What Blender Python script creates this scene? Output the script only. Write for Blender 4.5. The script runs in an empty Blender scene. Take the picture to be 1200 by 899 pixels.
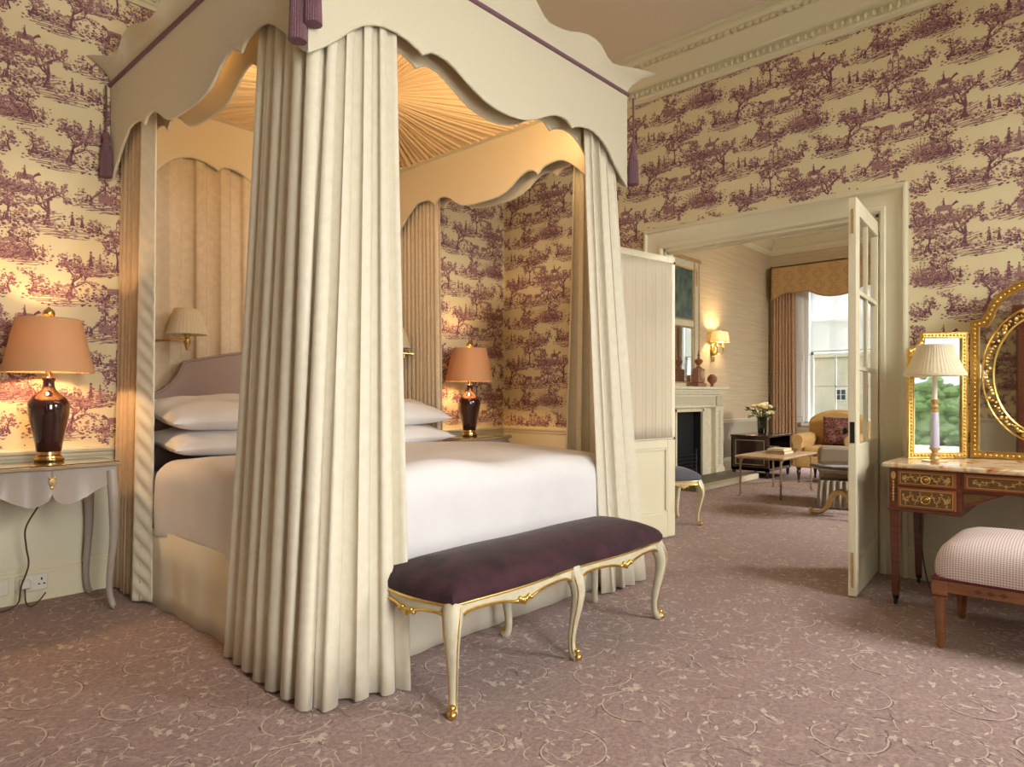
import bpy, math, random
import numpy as np
from mathutils import Vector, Matrix
random.seed(7)
C = bpy.context.scene.collection
SC = bpy.context.scene
PI = math.pi

# ------------------------------------------------------------------ camera
cam = bpy.data.cameras.new('camera')
camo = bpy.data.objects.new('camera', cam)
C.objects.link(camo)
camo.location = (0, 0, 1.15)
camo.rotation_euler = (PI / 2, 0, -math.atan2(0.73844, 0.67409))
cam.sensor_width = 36.0
cam.lens = 783.0 / 1200.0 * 36.0
cam.shift_y = (464.0 - 449.5) / 1200.0
cam.clip_start = 0.05
cam.clip_end = 300
SC.camera = camo
# ------------------------------------------------------------------ sky
world = bpy.data.worlds.new('sky')
SC.world = world
world.use_nodes = True
wn = world.node_tree
wbg = wn.nodes['Background']
wbg.inputs['Color'].default_value = (0.86, 0.94, 1.0, 1)
wbg.inputs['Strength'].default_value = 2.0


def area(name, loc, target, sx, sy, power, col):
    l = bpy.data.lights.new(name, 'AREA')
    l.shape = 'RECTANGLE'
    l.size = sx
    l.size_y = sy
    l.energy = power
    l.color = col
    o = bpy.data.objects.new(name, l)
    C.objects.link(o)
    o.location = loc
    o.rotation_euler = (Vector(target) - Vector(loc)).to_track_quat('-Z', 'Y').to_euler()
    return o


# daylight standing outside the tall windows (bedroom front wall, sitting room window walls)
area('daylight_window', (0.75, -2.3, 2.1), (1.0, 1.6, 2.2), 1.5, 3.0, 270, (1.0, 0.985, 0.95))
area('daylight_window', (3.75, -2.7, 3.45), (3.2, 1.6, 1.3), 2.4, 2.0, 510, (1.0, 0.99, 0.965))
area('daylight_window', (7.6, -2.6, 3.3), (7.8, 1.6, 1.0), 3.0, 2.0, 1700, (1.0, 0.97, 0.92))
area('daylight_window', (13.2, 3.3, 3.9), (9.5, 3.0, 0.8), 1.8, 2.2, 700, (0.97, 0.99, 1.0))
SC.view_settings.view_transform = 'Standard'
SC.view_settings.look = 'None'
SC.view_settings.exposure = 0.0
SC.view_settings.gamma = 1.0
SC.view_settings.use_curve_mapping = False
SC.cycles.use_denoising = True
SC.cycles.max_bounces = 8


def point(name, loc, power, col, r=0.03):
    l = bpy.data.lights.new(name, 'POINT')
    l.energy = power
    l.color = col
    l.shadow_soft_size = r
    o = bpy.data.objects.new(name, l)
    C.objects.link(o)
    o.location = loc
    return o


# ------------------------------------------------------------------ materials
def S(r, g, b):
    f = lambda c: (c / 255 / 12.92) if c / 255 <= 0.04045 else ((c / 255 + 0.055) / 1.055) ** 2.4
    return (f(r), f(g), f(b), 1)


def nd(nt, typ, **kw):
    n = nt.nodes.new(typ)
    for k, v in kw.items():
        if k in n.inputs:
            n.inputs[k].default_value = v
        else:
            setattr(n, k, v)
    return n


def M(name, col, rough=0.6, metal=0.0, var=None, bump=None, sheen=0.0, coat=0.0, trans=0.0, stretch=None, spec=None):
    """var=(scale, amount, colour2) mottles the colour, bump=(scale, strength), trans = translucent share"""
    m = bpy.data.materials.new(name)
    m.use_nodes = True
    nt = m.node_tree
    b = nt.nodes['Principled BSDF']
    b.inputs['Base Color'].default_value = col
    b.inputs['Roughness'].default_value = rough
    b.inputs['Metallic'].default_value = metal
    if spec is not None:
        b.inputs['Specular IOR Level'].default_value = spec
    if sheen:
        b.inputs['Sheen Weight'].default_value = sheen
        b.inputs['Sheen Roughness'].default_value = 0.4
    if coat:
        b.inputs['Coat Weight'].default_value = coat
        b.inputs['Coat Roughness'].default_value = 0.08
    tc = nd(nt, 'ShaderNodeTexCoord')
    src = tc.outputs['Object']
    if stretch:
        mp = nd(nt, 'ShaderNodeMapping')
        mp.inputs['Scale'].default_value = stretch
        nt.links.new(src, mp.inputs['Vector'])
        src = mp.outputs['Vector']
    colsock = None
    if var:
        n = nd(nt, 'ShaderNodeTexNoise', Scale=var[0], Detail=4.0)
        nt.links.new(src, n.inputs['Vector'])
        cr = nd(nt, 'ShaderNodeValToRGB')
        cr.color_ramp.elements[0].position = 0.5 - 0.22 / max(var[1], 0.05) * 0.5
        cr.color_ramp.elements[1].position = 0.5 + 0.22 / max(var[1], 0.05) * 0.5
        cr.color_ramp.elements[0].color = col
        cr.color_ramp.elements[1].color = var[2]
        nt.links.new(n.outputs['Fac'], cr.inputs['Fac'])
        nt.links.new(cr.outputs['Color'], b.inputs['Base Color'])
        colsock = cr.outputs['Color']
    if bump:
        n2 = nd(nt, 'ShaderNodeTexNoise', Scale=bump[0], Detail=3.0)
        nt.links.new(src, n2.inputs['Vector'])
        bp = nd(nt, 'ShaderNodeBump', Strength=bump[1], Distance=0.01)
        nt.links.new(n2.outputs['Fac'], bp.inputs['Height'])
        nt.links.new(bp.outputs['Normal'], b.inputs['Normal'])
    if trans:
        t = nd(nt, 'ShaderNodeBsdfTranslucent')
        t.inputs['Color'].default_value = col
        if colsock:
            nt.links.new(colsock, t.inputs['Color'])
        mx = nd(nt, 'ShaderNodeMixShader')
        mx.inputs['Fac'].default_value = trans
        nt.links.new(b.outputs[0], mx.inputs[1])
        nt.links.new(t.outputs[0], mx.inputs[2])
        nt.links.new(mx.outputs[0], nt.nodes['Material Output'].inputs['Surface'])
    return m


def M_glass(name, tint=(1, 1, 1, 1), refl=0.08):
    m = bpy.data.materials.new(name)
    m.use_nodes = True
    nt = m.node_tree
    nt.nodes.remove(nt.nodes['Principled BSDF'])
    t = nd(nt, 'ShaderNodeBsdfTransparent')
    t.inputs['Color'].default_value = tint
    g = nd(nt, 'ShaderNodeBsdfGlossy', Roughness=0.02)
    mx = nd(nt, 'ShaderNodeMixShader')
    mx.inputs['Fac'].default_value = refl
    nt.links.new(t.outputs[0], mx.inputs[1])
    nt.links.new(g.outputs[0], mx.inputs[2])
    nt.links.new(mx.outputs[0], nt.nodes['Material Output'].inputs['Surface'])
    return m


def M_emit(name, col, s):
    m = bpy.data.materials.new(name)
    m.use_nodes = True
    nt = m.node_tree
    e = nd(nt, 'ShaderNodeEmission', Strength=s)
    e.inputs['Color'].default_value = col
    nt.links.new(e.outputs[0], nt.nodes['Material Output'].inputs['Surface'])
    return m


def M_carpet():
    m = bpy.data.materials.new('carpet_pile')
    m.use_nodes = True
    nt = m.node_tree
    L = nt.links.new
    b = nt.nodes['Principled BSDF']
    b.inputs['Roughness'].default_value = 0.95
    b.inputs['Specular IOR Level'].default_value = 0.1
    tc = nd(nt, 'ShaderNodeTexCoord')

    def math_(op, a, v2=None, v3=None):
        n = nd(nt, 'ShaderNodeMath', operation=op)
        for i, v in enumerate((a, v2, v3)):
            if v is None:
                continue
            if isinstance(v, (int, float)):
                n.inputs[i].default_value = v
            else:
                L(v, n.inputs[i])
        return n.outputs[0]

    def warp(src, scale, amt):
        n = nd(nt, 'ShaderNodeTexNoise', Scale=scale, Detail=1.0)
        L(src, n.inputs['Vector'])
        s = nd(nt, 'ShaderNodeVectorMath', operation='SCALE')
        s.inputs['Scale'].default_value = amt
        L(n.outputs['Color'], s.inputs[0])
        a = nd(nt, 'ShaderNodeVectorMath', operation='ADD')
        L(src, a.inputs[0])
        L(s.outputs[0], a.inputs[1])
        return a.outputs[0]

    base = tc.outputs['Object']
    wv = warp(base, 3.0, 0.25)

    def ridge(scale, width, off):
        mp = nd(nt, 'ShaderNodeMapping')
        mp.inputs['Location'].default_value = (off, off * 0.7, 0)
        L(wv, mp.inputs['Vector'])
        n = nd(nt, 'ShaderNodeTexNoise', Scale=scale, Detail=0.0)
        L(mp.outputs[0], n.inputs['Vector'])
        d = math_('ABSOLUTE', math_('SUBTRACT', n.outputs['Fac'], 0.5))
        mr = nd(nt, 'ShaderNodeMapRange')
        mr.inputs['From Min'].default_value = width
        mr.inputs['From Max'].default_value = width * 0.4
        L(d, mr.inputs['Value'])
        return mr.outputs[0]

    r1 = ridge(4.2, 0.020, 0.0)
    r2 = ridge(9.5, 0.030, 3.1)
    # leaf fragments along the scrolls
    v = nd(nt, 'ShaderNodeTexNoise', Scale=26.0, Detail=2.0, Distortion=1.6)
    L(base, v.inputs['Vector'])
    leaf = nd(nt, 'ShaderNodeMapRange')
    leaf.inputs['From Min'].default_value = 0.53
    leaf.inputs['From Max'].default_value = 0.63
    L(v.outputs['Fac'], leaf.inputs['Value'])
    msk = nd(nt, 'ShaderNodeTexNoise', Scale=5.0, Detail=1.0)
    L(base, msk.inputs['Vector'])
    mk = nd(nt, 'ShaderNodeMapRange')
    mk.inputs['From Min'].default_value = 0.44
    mk.inputs['From Max'].default_value = 0.60
    L(msk.outputs['Fac'], mk.inputs['Value'])
    leafm = math_('MULTIPLY', leaf.outputs[0], mk.outputs[0])
    brk = nd(nt, 'ShaderNodeTexNoise', Scale=30.0, Detail=2.0, Distortion=1.0)
    L(base, brk.inputs['Vector'])
    bk = nd(nt, 'ShaderNodeMapRange')
    bk.inputs['From Min'].default_value = 0.46
    bk.inputs['From Max'].default_value = 0.56
    L(brk.outputs['Fac'], bk.inputs['Value'])
    lines = math_('MULTIPLY', math_('MAXIMUM', r1, r2), bk.outputs[0])
    pat = math_('MAXIMUM', lines, math_('MULTIPLY', leafm, 0.85))
    fine = nd(nt, 'ShaderNodeTexNoise', Scale=170.0, Detail=2.0)
    L(base, fine.inputs['Vector'])
    fr = nd(nt, 'ShaderNodeMapRange')
    fr.inputs['From Min'].default_value = 0.35
    fr.inputs['From Max'].default_value = 0.62
    fr.inputs['To Min'].default_value = 0.35
    L(fine.outputs['Fac'], fr.inputs['Value'])
    pat = math_('MULTIPLY', math_('MULTIPLY', pat, fr.outputs[0]), 0.28)
    ground = nd(nt, 'ShaderNodeTexNoise', Scale=60.0, Detail=3.0)
    L(base, ground.inputs['Vector'])
    g1 = nd(nt, 'ShaderNodeMix', data_type='RGBA')
    g1.inputs[6].default_value = S(148, 126, 121)
    g1.inputs[7].default_value = S(170, 148, 142)
    gm = nd(nt, 'ShaderNodeMapRange')
    gm.inputs['From Min'].default_value = 0.35
    gm.inputs['From Max'].default_value = 0.65
    L(ground.outputs['Fac'], gm.inputs['Value'])
    L(gm.outputs[0], g1.inputs[0])
    mx = nd(nt, 'ShaderNodeMix', data_type='RGBA')
    L(pat, mx.inputs[0])
    L(g1.outputs[2], mx.inputs[6])
    mx.inputs[7].default_value = S(222, 205, 190)
    L(mx.outputs[2], b.inputs['Base Color'])
    bp = nd(nt, 'ShaderNodeBump', Strength=0.5, Distance=0.006)
    L(fine.outputs['Fac'], bp.inputs['Height'])
    L(bp.outputs[0], b.inputs['Normal'])
    return m


def M_diamond(name, c1, c2, k):
    """woven diamond dots: sin(u)*sin(v) over the top projection"""
    m = bpy.data.materials.new(name)
    m.use_nodes = True
    nt = m.node_tree
    L = nt.links.new
    b = nt.nodes['Principled BSDF']
    b.inputs['Roughness'].default_value = 0.85
    tc = nd(nt, 'ShaderNodeTexCoord')
    sx = nd(nt, 'ShaderNodeSeparateXYZ')
    L(tc.outputs['Object'], sx.inputs[0])

    def mth(op, a, c):
        n = nd(nt, 'ShaderNodeMath', operation=op)
        for i, v in enumerate((a, c)):
            if isinstance(v, (int, float)):
                n.inputs[i].default_value = v
            elif v is not None:
                L(v, n.inputs[i])
        return n.outputs[0]

    x = mth('ADD', sx.outputs['X'], sx.outputs['Z'])
    y = sx.outputs['Y']
    a = mth('SINE', mth('MULTIPLY', mth('ADD', x, y), k), None)
    c = mth('SINE', mth('MULTIPLY', mth('SUBTRACT', x, y), k), None)
    p = mth('MULTIPLY', a, c)
    mr = nd(nt, 'ShaderNodeMapRange')
    mr.inputs['From Min'].default_value = 0.1
    mr.inputs['From Max'].default_value = 0.45
    L(p, mr.inputs['Value'])
    mx = nd(nt, 'ShaderNodeMix', data_type='RGBA')
    L(mr.outputs[0], mx.inputs[0])
    mx.inputs[6].default_value = c1
    mx.inputs[7].default_value = c2
    L(mx.outputs[2], b.inputs['Base Color'])
    return m


def M_wood(name, c1, c2, rough=0.3, coat=0.3, stretch=(2, 2, 18), scale=4):
    m = M(name, c1, rough, var=(scale, 0.6, c2), coat=coat, stretch=stretch)
    return m


def M_marble(name):
    m = bpy.data.materials.new(name)
    m.use_nodes = True
    nt = m.node_tree
    L = nt.links.new
    b = nt.nodes['Principled BSDF']
    b.inputs['Roughness'].default_value = 0.18
    tc = nd(nt, 'ShaderNodeTexCoord')
    n = nd(nt, 'ShaderNodeTexNoise', Scale=6.0, Detail=6.0, Distortion=1.8)
    L(tc.outputs['Object'], n.inputs['Vector'])
    cr = nd(nt, 'ShaderNodeValToRGB')
    e = cr.color_ramp.elements
    e[0].position = 0.30
    e[0].color = S(150, 84, 50)
    e[1].position = 0.42
    e[1].color = S(214, 170, 118)
    x = e.new(0.52)
    x.color = S(232, 212, 180)
    x = e.new(0.66)
    x.color = S(205, 180, 148)
    L(n.outputs['Fac'], cr.inputs['Fac'])
    L(cr.outputs[0], b.inputs['Base Color'])
    return m


def M_stripe(name, c1, c2, scale):
    """horizontal shot silk wall covering"""
    return M(name, c1, 0.55, var=(scale, 0.7, c2), stretch=(0.12, 0.12, 4.0))


PAPER = M('wallpaper_cream', S(228, 214, 172), 0.8)
INK = [M('print_dark_plum', S(124, 80, 90), 0.85), M('print_plum', S(164, 122, 120), 0.85), M('print_pale_plum', S(192, 158, 142), 0.85)]
PAINT = M('cream_gloss_paint', S(222, 214, 184), 0.4)
PAINT_DADO = M('cream_dado_paint', S(218, 212, 186), 0.55)
CEIL = M('ceiling_plaster', S(232, 220, 200), 0.9)
CARPET = M_carpet()
LINEN = M('cream_linen', S(220, 212, 188), 0.85, var=(220, 0.5, S(207, 198, 173)), bump=(420, 0.12), sheen=0.2)
LINEN_IN = M('lining_linen', S(222, 206, 174), 0.85, bump=(300, 0.1))
CURT = M('curtain_damask', S(226, 219, 198), 0.62, var=(26, 0.4, S(216, 207, 184)), bump=(60, 0.10), sheen=0.25)
LINING = M('curtain_lining', S(216, 198, 170), 0.8, var=(30, 0.5, S(204, 184, 155)))
TESTER = M('tester_silk', S(232, 204, 158), 0.7)
PLUM_TRIM = M('plum_cord', S(96, 64, 78), 0.8, var=(300, 0.6, S(140, 105, 112)))
VELVET = M('aubergine_velvet', S(42, 19, 28), 0.9, var=(11, 0.8, S(64, 32, 41)), sheen=0.12, bump=(120, 0.1))  # lighter mottling paints the sheen of the pile into the colour
BLUEVEL = M('slate_velvet', S(82, 82, 92), 0.85, sheen=0.4)
SHEET = M('white_cotton', S(230, 228, 228), 0.7, var=(5, 0.4, S(222, 219, 219)), bump=(9, 0.14))
HEADFAB = M('mauve_headboard_fabric', S(158, 138, 132), 0.85, bump=(160, 0.3), stretch=(0.3, 1, 3))
SKIRTFAB = M('skirt_fabric', S(226, 218, 198), 0.8, bump=(80, 0.08))
BONE = M('bone_paint', S(208, 202, 176), 0.5, var=(22, 0.35, S(186, 178, 150)), bump=(60, 0.06))
GILT = M('gilding', (0.66, 0.42, 0.10, 1), 0.32, 1.0, var=(40, 0.4, (0.85, 0.60, 0.20, 1)))
OLDGILT = M('worn_gilding', (0.50, 0.33, 0.12, 1), 0.5, 0.7, var=(30, 0.5, (0.62, 0.46, 0.24, 1)))
BRASS = M('brass', (0.62, 0.42, 0.16, 1), 0.25, 1.0)
GREYPAINT = M('grey_lacquer', S(170, 160, 150), 0.32, var=(6, 0.3, S(160, 150, 140)))
DARKTOP = M('table_top_glass', S(70, 54, 40), 0.06, coat=1.0)
OXBLOOD = M('oxblood_glaze', S(48, 18, 20), 0.08, coat=1.0)
SHADE = M('peach_silk_shade', S(206, 160, 116), 0.6, trans=0.11)
SHADE_LIT = M('ivory_pleated_shade', S(244, 234, 206), 0.7, trans=0.4)
BULB = M_emit('warm_bulb', (1.0, 0.72, 0.38, 1), 12)
MAHOG = M_wood('mahogany', S(82, 40, 24), S(112, 60, 36), 0.28, 0.5)
STOOLWOOD = M_wood('satinwood', S(116, 70, 40), S(142, 92, 54), 0.3, 0.4)
INLAYPANEL = M('marquetry_ground', S(92, 66, 34), 0.35, var=(60, 0.5, S(112, 82, 44)), coat=0.4)
INLAY = M('boxwood_inlay', S(196, 160, 92), 0.4)
INLAYRED = M('tulipwood_banding', S(150, 88, 44), 0.35, coat=0.4)
MARBLE = M_marble('sienna_marble')
MIRROR = M('mirror_glass', (0.9, 0.92, 0.9, 1), 0.02, 1.0)
STOOLFAB = M_diamond('diamond_weave', S(218, 204, 196), S(160, 128, 128), 290)
BURG = M('burgundy_braid', S(92, 26, 40), 0.8)
GLASS = M_glass('window_glass')
GLASS_DARK = M_glass('smoky_glass', (0.45, 0.5, 0.45, 1), 0.12)
NET = M('net_curtain', S(236, 226, 204), 0.9, trans=0.4)
WHITE = M('white_paint', S(230, 232, 228), 0.4)
PLASTIC = M('white_plastic', S(225, 220, 205), 0.35)
BLACK = M('black_iron', S(20, 18, 18), 0.45)
CORD = M('brown_flex', S(84, 62, 38), 0.6)
SILKWALL = M_stripe('greige_silk', S(204, 186, 152), S(190, 171, 138), 14)
SILKDADO = M('greige_dado', S(178, 168, 146), 0.6)
STONE = M('carved_limestone', S(216, 208, 182), 0.55, var=(18, 0.4, S(200, 190, 162)))
STONE2 = M('carved_limestone_relief', S(196, 188, 160), 0.7, bump=(160, 0.9))
HEARTH = M('hearth_slate', S(112, 110, 92), 0.5, var=(20, 0.5, S(94, 92, 78)))
SOOT = M('cast_iron', S(26, 26, 26), 0.5)
EBONY = M_wood('dark_mahogany', S(40, 22, 18), S(54, 30, 22), 0.25, 0.5)
GOLDFAB = M('gold_damask', S(196, 160, 108), 0.7, var=(60, 0.4, S(184, 148, 98)))
GOLDFAB2 = M('gold_damask_motif', S(170, 134, 90), 0.7)
ROOMCURT = M('bronze_curtain', S(188, 152, 116), 0.7, var=(40, 0.7, S(158, 120, 90)), stretch=(1, 1, 1.5))
GOLDCHAIR = M('gold_upholstery', S(206, 168, 106), 0.75, var=(40, 0.5, S(192, 152, 92)), sheen=0.2)
PAISLEY = M('red_paisley', S(70, 20, 26), 0.85, var=(38, 0.8, S(140, 96, 84)))
GREYCHAIR = M('taupe_upholstery', S(152, 138, 120), 0.85, sheen=0.2)
BRONZE = M('bronze_metal', (0.34, 0.25, 0.14, 1), 0.42, 0.8)
TRAVERTINE = M('travertine', S(186, 156, 122), 0.35, var=(18, 0.6, S(206, 180, 146)))
COPPER = M('terracotta_urn', S(136, 88, 60), 0.45)
PAINTING = M('landscape_painting', S(40, 62, 56), 0.4, var=(7, 0.8, S(92, 112, 100)), coat=0.3)
PETAL = M('cream_petals', S(238, 228, 190), 0.8)
PETAL2 = M('yellow_petals', S(228, 206, 140), 0.8)
LEAF = M('green_leaves', S(72, 92, 44), 0.7)
PAGE = M('book_paper', S(220, 206, 174), 0.8)
BOOK1 = M('tan_book_cover', S(176, 140, 90), 0.6)
FACADE = M('pale_stone_facade', S(234, 214, 184), 0.9, var=(0.6, 0.4, S(194, 186, 166)))
FOLIAGE = M('tree_foliage', S(112, 142, 84), 0.9, var=(1.2, 0.6, S(150, 174, 116)))
GRASS = M('lawn', S(110, 130, 80), 0.95)


# ------------------------------------------------------------------ mesh builder
class MB:
    def __init__(s):
        s.v = []
        s.f = []
        s.mi = []

    def add(s, vs, fs, mi=0):
        n = len(s.v)
        s.v += [tuple(p) for p in vs]
        s.f += [tuple(i + n for i in f) for f in fs]
        s.mi += [mi] * len(fs)
        return s

    def box(s, x0, x1, y0, y1, z0, z1, mi=0):
        vs = [(x, y, z) for x in (x0, x1) for y in (y0, y1) for z in (z0, z1)]
        return s.add(vs, [(0, 1, 3, 2), (4, 6, 7, 5), (0, 4, 5, 1), (2, 3, 7, 6), (0, 2, 6, 4), (1, 5, 7, 3)], mi)

    def bbox(s, x0, x1, y0, y1, z0, z1, r=0.005, mi=0):
        """box with chamfered vertical section (cheap bevel on all edges)"""
        r = min(r, (x1 - x0) / 2.2, (y1 - y0) / 2.2, (z1 - z0) / 2.2)
        rings = []
        for z, k in ((z0, r), (z0 + r, 0), (z1 - r, 0), (z1, r)):
            a, b, c, d = x0 + k, x1 - k, y0 + k, y1 - k
            e = r if k == 0 else r * 0.6
            rings.append([(a + e, c, z), (b - e, c, z), (b, c + e, z), (b, d - e, z), (b - e, d, z), (a + e, d, z), (a, d - e, z), (a, c + e, z)])
        vs = [p for rg in rings for p in rg]
        fs = []
        for k in range(3):
            for i in range(8):
                j = (i + 1) % 8
                fs.append((k * 8 + i, k * 8 + j, k * 8 + 8 + j, k * 8 + 8 + i))
        fs.append(tuple(range(7, -1, -1)))
        fs.append(tuple(range(24, 32)))
        return s.add(vs, fs, mi)

    def lathe(s, prof, cx, cy, z0=0, n=24, ripple=0, nr=0, mi=0, sx=1, sy=1):
        """prof = [(r, z)...]; ripple adds pleats"""
        vs = []
        for r, z in prof:
            for i in range(n):
                a = 2 * PI * i / n
                rr = r
                if ripple:
                    rr = r + ripple * (1 if (i * nr * 2 // n) % 2 else -1) if n == nr * 2 else r + ripple * math.sin(nr * a)
                vs.append((cx + sx * rr * math.cos(a), cy + sy * rr * math.sin(a), z0 + z))
        fs = []
        for k in range(len(prof) - 1):
            for i in range(n):
                j = (i + 1) % n
                fs.append((k * n + i, k * n + j, k * n + n + j, k * n + n + i))
        if prof[0][0] > 1e-5:
            fs.append(tuple(range(n - 1, -1, -1)))
        if prof[-1][0] > 1e-5:
            k = (len(prof) - 1) * n
            fs.append(tuple(range(k, k + n)))
        return s.add(vs, fs, mi)

    def lathe_open(s, prof, cx, cy, z0=0, n=24, ripple=0, nr=0, th=0.002, mi=0):
        """thin-walled open shell of revolution (lampshade)"""
        inner = [(r - th, z) for r, z in reversed(prof)]
        full = list(prof) + inner + [prof[0]]
        vs = []
        for r, z in full:
            for i in range(n):
                a = 2 * PI * i / n
                rr = r + (ripple * math.sin(nr * a) if ripple else 0)
                vs.append((cx + rr * math.cos(a), cy + rr * math.sin(a), z0 + z))
        fs = []
        for k in range(len(full) - 1):
            for i in range(n):
                j = (i + 1) % n
                fs.append((k * n + i, k * n + j, k * n + n + j, k * n + n + i))
        return s.add(vs, fs, mi)

    def tube(s, pts, r, n=8, mi=0, closed=False, flat=1.0):
        """swept round bar; r a number or one per point"""
        P = [Vector(p) for p in pts]
        m = len(P)
        R = r if isinstance(r, (list, tuple)) else [r] * m
        vs = []
        up = None
        for k in range(m):
            if closed:
                t = P[(k + 1) % m] - P[k - 1]
            else:
                t = P[min(k + 1, m - 1)] - P[max(k - 1, 0)]
            if t.length < 1e-9:
                t = Vector((0, 0, 1))
            t.normalize()
            if up is None:
                up = Vector((0, 0, 1)) if abs(t.z) < 0.8 else Vector((1, 0, 0))
            a = t.cross(up)
            if a.length < 1e-6:
                a = t.cross(Vector((0, 1, 0)))
            a.normalize()
            b = a.cross(t)
            up = b
            for i in range(n):
                q = 2 * PI * i / n + PI / n
                vs.append(P[k] + a * (R[k] * math.cos(q)) + b * (R[k] * flat * math.sin(q)))
        fs = []
        for k in range(m if closed else m - 1):
            k2 = (k + 1) % m
            for i in range(n):
                j = (i + 1) % n
                fs.append((k * n + i, k * n + j, k2 * n + j, k2 * n + i))
        if not closed:
            fs.append(tuple(range(n - 1, -1, -1)))
            fs.append(tuple(range((m - 1) * n, m * n)))
        return s.add(vs, fs, mi)

    def ball(s, x, y, z, rx, ry=None, rz=None, n=8, m=6, mi=0):
        ry = ry or rx
        rz = rz or rx
        vs = [(x, y, z - rz)]
        for k in range(1, m):
            t = PI * k / m
            for i in range(n):
                a = 2 * PI * i / n
                vs.append((x + rx * math.sin(t) * math.cos(a), y + ry * math.sin(t) * math.sin(a), z - rz * math.cos(t)))
        vs.append((x, y, z + rz))
        fs = [(0, 1 + (i + 1) % n, 1 + i) for i in range(n)]
        for k in range(m - 2):
            for i in range(n):
                j = (i + 1) % n
                fs.append((1 + k * n + i, 1 + k * n + j, 1 + k * n + n + j, 1 + k * n + n + i))
        e = len(vs) - 1
        b = 1 + (m - 2) * n
        fs += [(e, b + i, b + (i + 1) % n) for i in range(n)]
        return s.add(vs, fs, mi)

    def grid(s, rows, mi=0, wrap=False):
        """rows of points -> quads"""
        n = len(rows[0])
        vs = [p for r in rows for p in r]
        fs = []
        for k in range(len(rows) - 1):
            for i in range(n if wrap else n - 1):
                j = (i + 1) % n
                fs.append((k * n + i, k * n + j, k * n + n + j, k * n + n + i))
        return s.add(vs, fs, mi)

    def slab(s, rows_a, rows_b, mi=0):
        """closed solid between two equal point grids"""
        m, n = len(rows_a), len(rows_a[0])
        o = m * n
        vs = [p for r in rows_a for p in r] + [p for r in rows_b for p in r]
        fs = []
        for k in range(m - 1):
            for i in range(n - 1):
                q = (k * n + i, k * n + i + 1, k * n + n + i + 1, k * n + n + i)
                fs.append(q)
                fs.append(tuple(o + t for t in reversed(q)))
        for i in range(n - 1):
            fs.append((i + 1, i, o + i, o + i + 1))
            e = (m - 1) * n
            fs.append((e + i, e + i + 1, o + e + i + 1, o + e + i))
        for k in range(m - 1):
            fs.append((k * n, k * n + n, o + k * n + n, o + k * n))
            fs.append((k * n + n - 1 + n, k * n + n - 1, o + k * n + n - 1, o + k * n + n - 1 + n))
        return s.add(vs, fs, mi)

    def prism(s, poly, ax, d0, d1, mi=0):
        """extrude a 2D outline; ax 'x': poly=(y,z), 'y': (x,z), 'z': (x,y)"""
        def P(a, b, d):
            return (d, a, b) if ax == 'x' else ((a, d, b) if ax == 'y' else (a, b, d))
        n = len(poly)
        vs = [P(a, b, d0) for a, b in poly] + [P(a, b, d1) for a, b in poly]
        fs = [tuple(range(n)), tuple(range(2 * n - 1, n - 1, -1))]
        for i in range(n):
            j = (i + 1) % n
            fs.append((j, i, n + i, n + j))
        return s.add(vs, fs, mi)

    def xform(s, mat):
        s.v = [tuple(mat @ Vector(p)) for p in s.v]
        return s

    def build(s, name, mat, parent=None, smooth=35, solid=0, bevel=0, sub=0):
        me = bpy.data.meshes.new(name)
        off = WL.get(parent, (0, 0, 0)) if parent else (0, 0, 0)
        vs = [(p[0] - off[0], p[1] - off[1], p[2] - off[2]) for p in s.v]
        me.from_pydata(vs, [], s.f)
        for mm in (mat if isinstance(mat, (list, tuple)) else [mat]):
            me.materials.append(mm)
        if isinstance(mat, (list, tuple)):
            me.polygons.foreach_set('material_index', s.mi)
        me.update()
        o = bpy.data.objects.new(name, me)
        C.objects.link(o)
        if smooth:
            me.shade_smooth()
            me.set_sharp_from_angle(angle=math.radians(smooth))
        if parent:
            o.parent = parent
            WL[o] = WL.get(parent, (0, 0, 0))
        else:
            WL[o] = (0, 0, 0)
        if solid:
            md = o.modifiers.new('thickness', 'SOLIDIFY')
            md.thickness = solid
            md.offset = 0
        if bevel:
            md = o.modifiers.new('edge', 'BEVEL')
            md.width = bevel
            md.segments = 2
            md.limit_method = 'ANGLE'
        if sub:
            md = o.modifiers.new('subsurf', 'SUBSURF')
            md.levels = sub
            md.render_levels = sub
        return o


WL = {}


def thing(name, label, cat, loc, group=None):
    o = bpy.data.objects.new(name, None)
    o.empty_display_size = 0.1
    C.objects.link(o)
    o.location = loc
    WL[o] = tuple(loc)
    o['label'] = label
    o['category'] = cat
    if group:
        o['group'] = group
    return o


def tag(o, label, cat, group=None):
    o['label'] = label
    o['category'] = cat
    if group:
        o['group'] = group
    return o


def struct(o):
    o['kind'] = 'structure'
    return o


def stuff(o):
    o['kind'] = 'stuff'
    return o


def lerp(a, b, t):
    return a + (b - a) * t


def interp(tab, x):
    return float(np.interp(x, [t[0] for t in tab], [t[1] for t in tab]))


def smoothtab(tab, n):
    """Catmull-Rom through a table of points"""
    out = []
    P = [Vector(p) for p in tab]
    m = len(P)
    for i in range(m - 1):
        p0, p1, p2, p3 = P[max(i - 1, 0)], P[i], P[i + 1], P[min(i + 2, m - 1)]
        for k in range(n):
            t = k / n
            out.append(0.5 * ((2 * p1) + (p2 - p0) * t + (2 * p0 - 5 * p1 + 4 * p2 - p3) * t * t + (3 * p1 - p0 - 3 * p2 + p3) * t ** 3))
    out.append(P[-1])
    return [tuple(p) for p in out]


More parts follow.
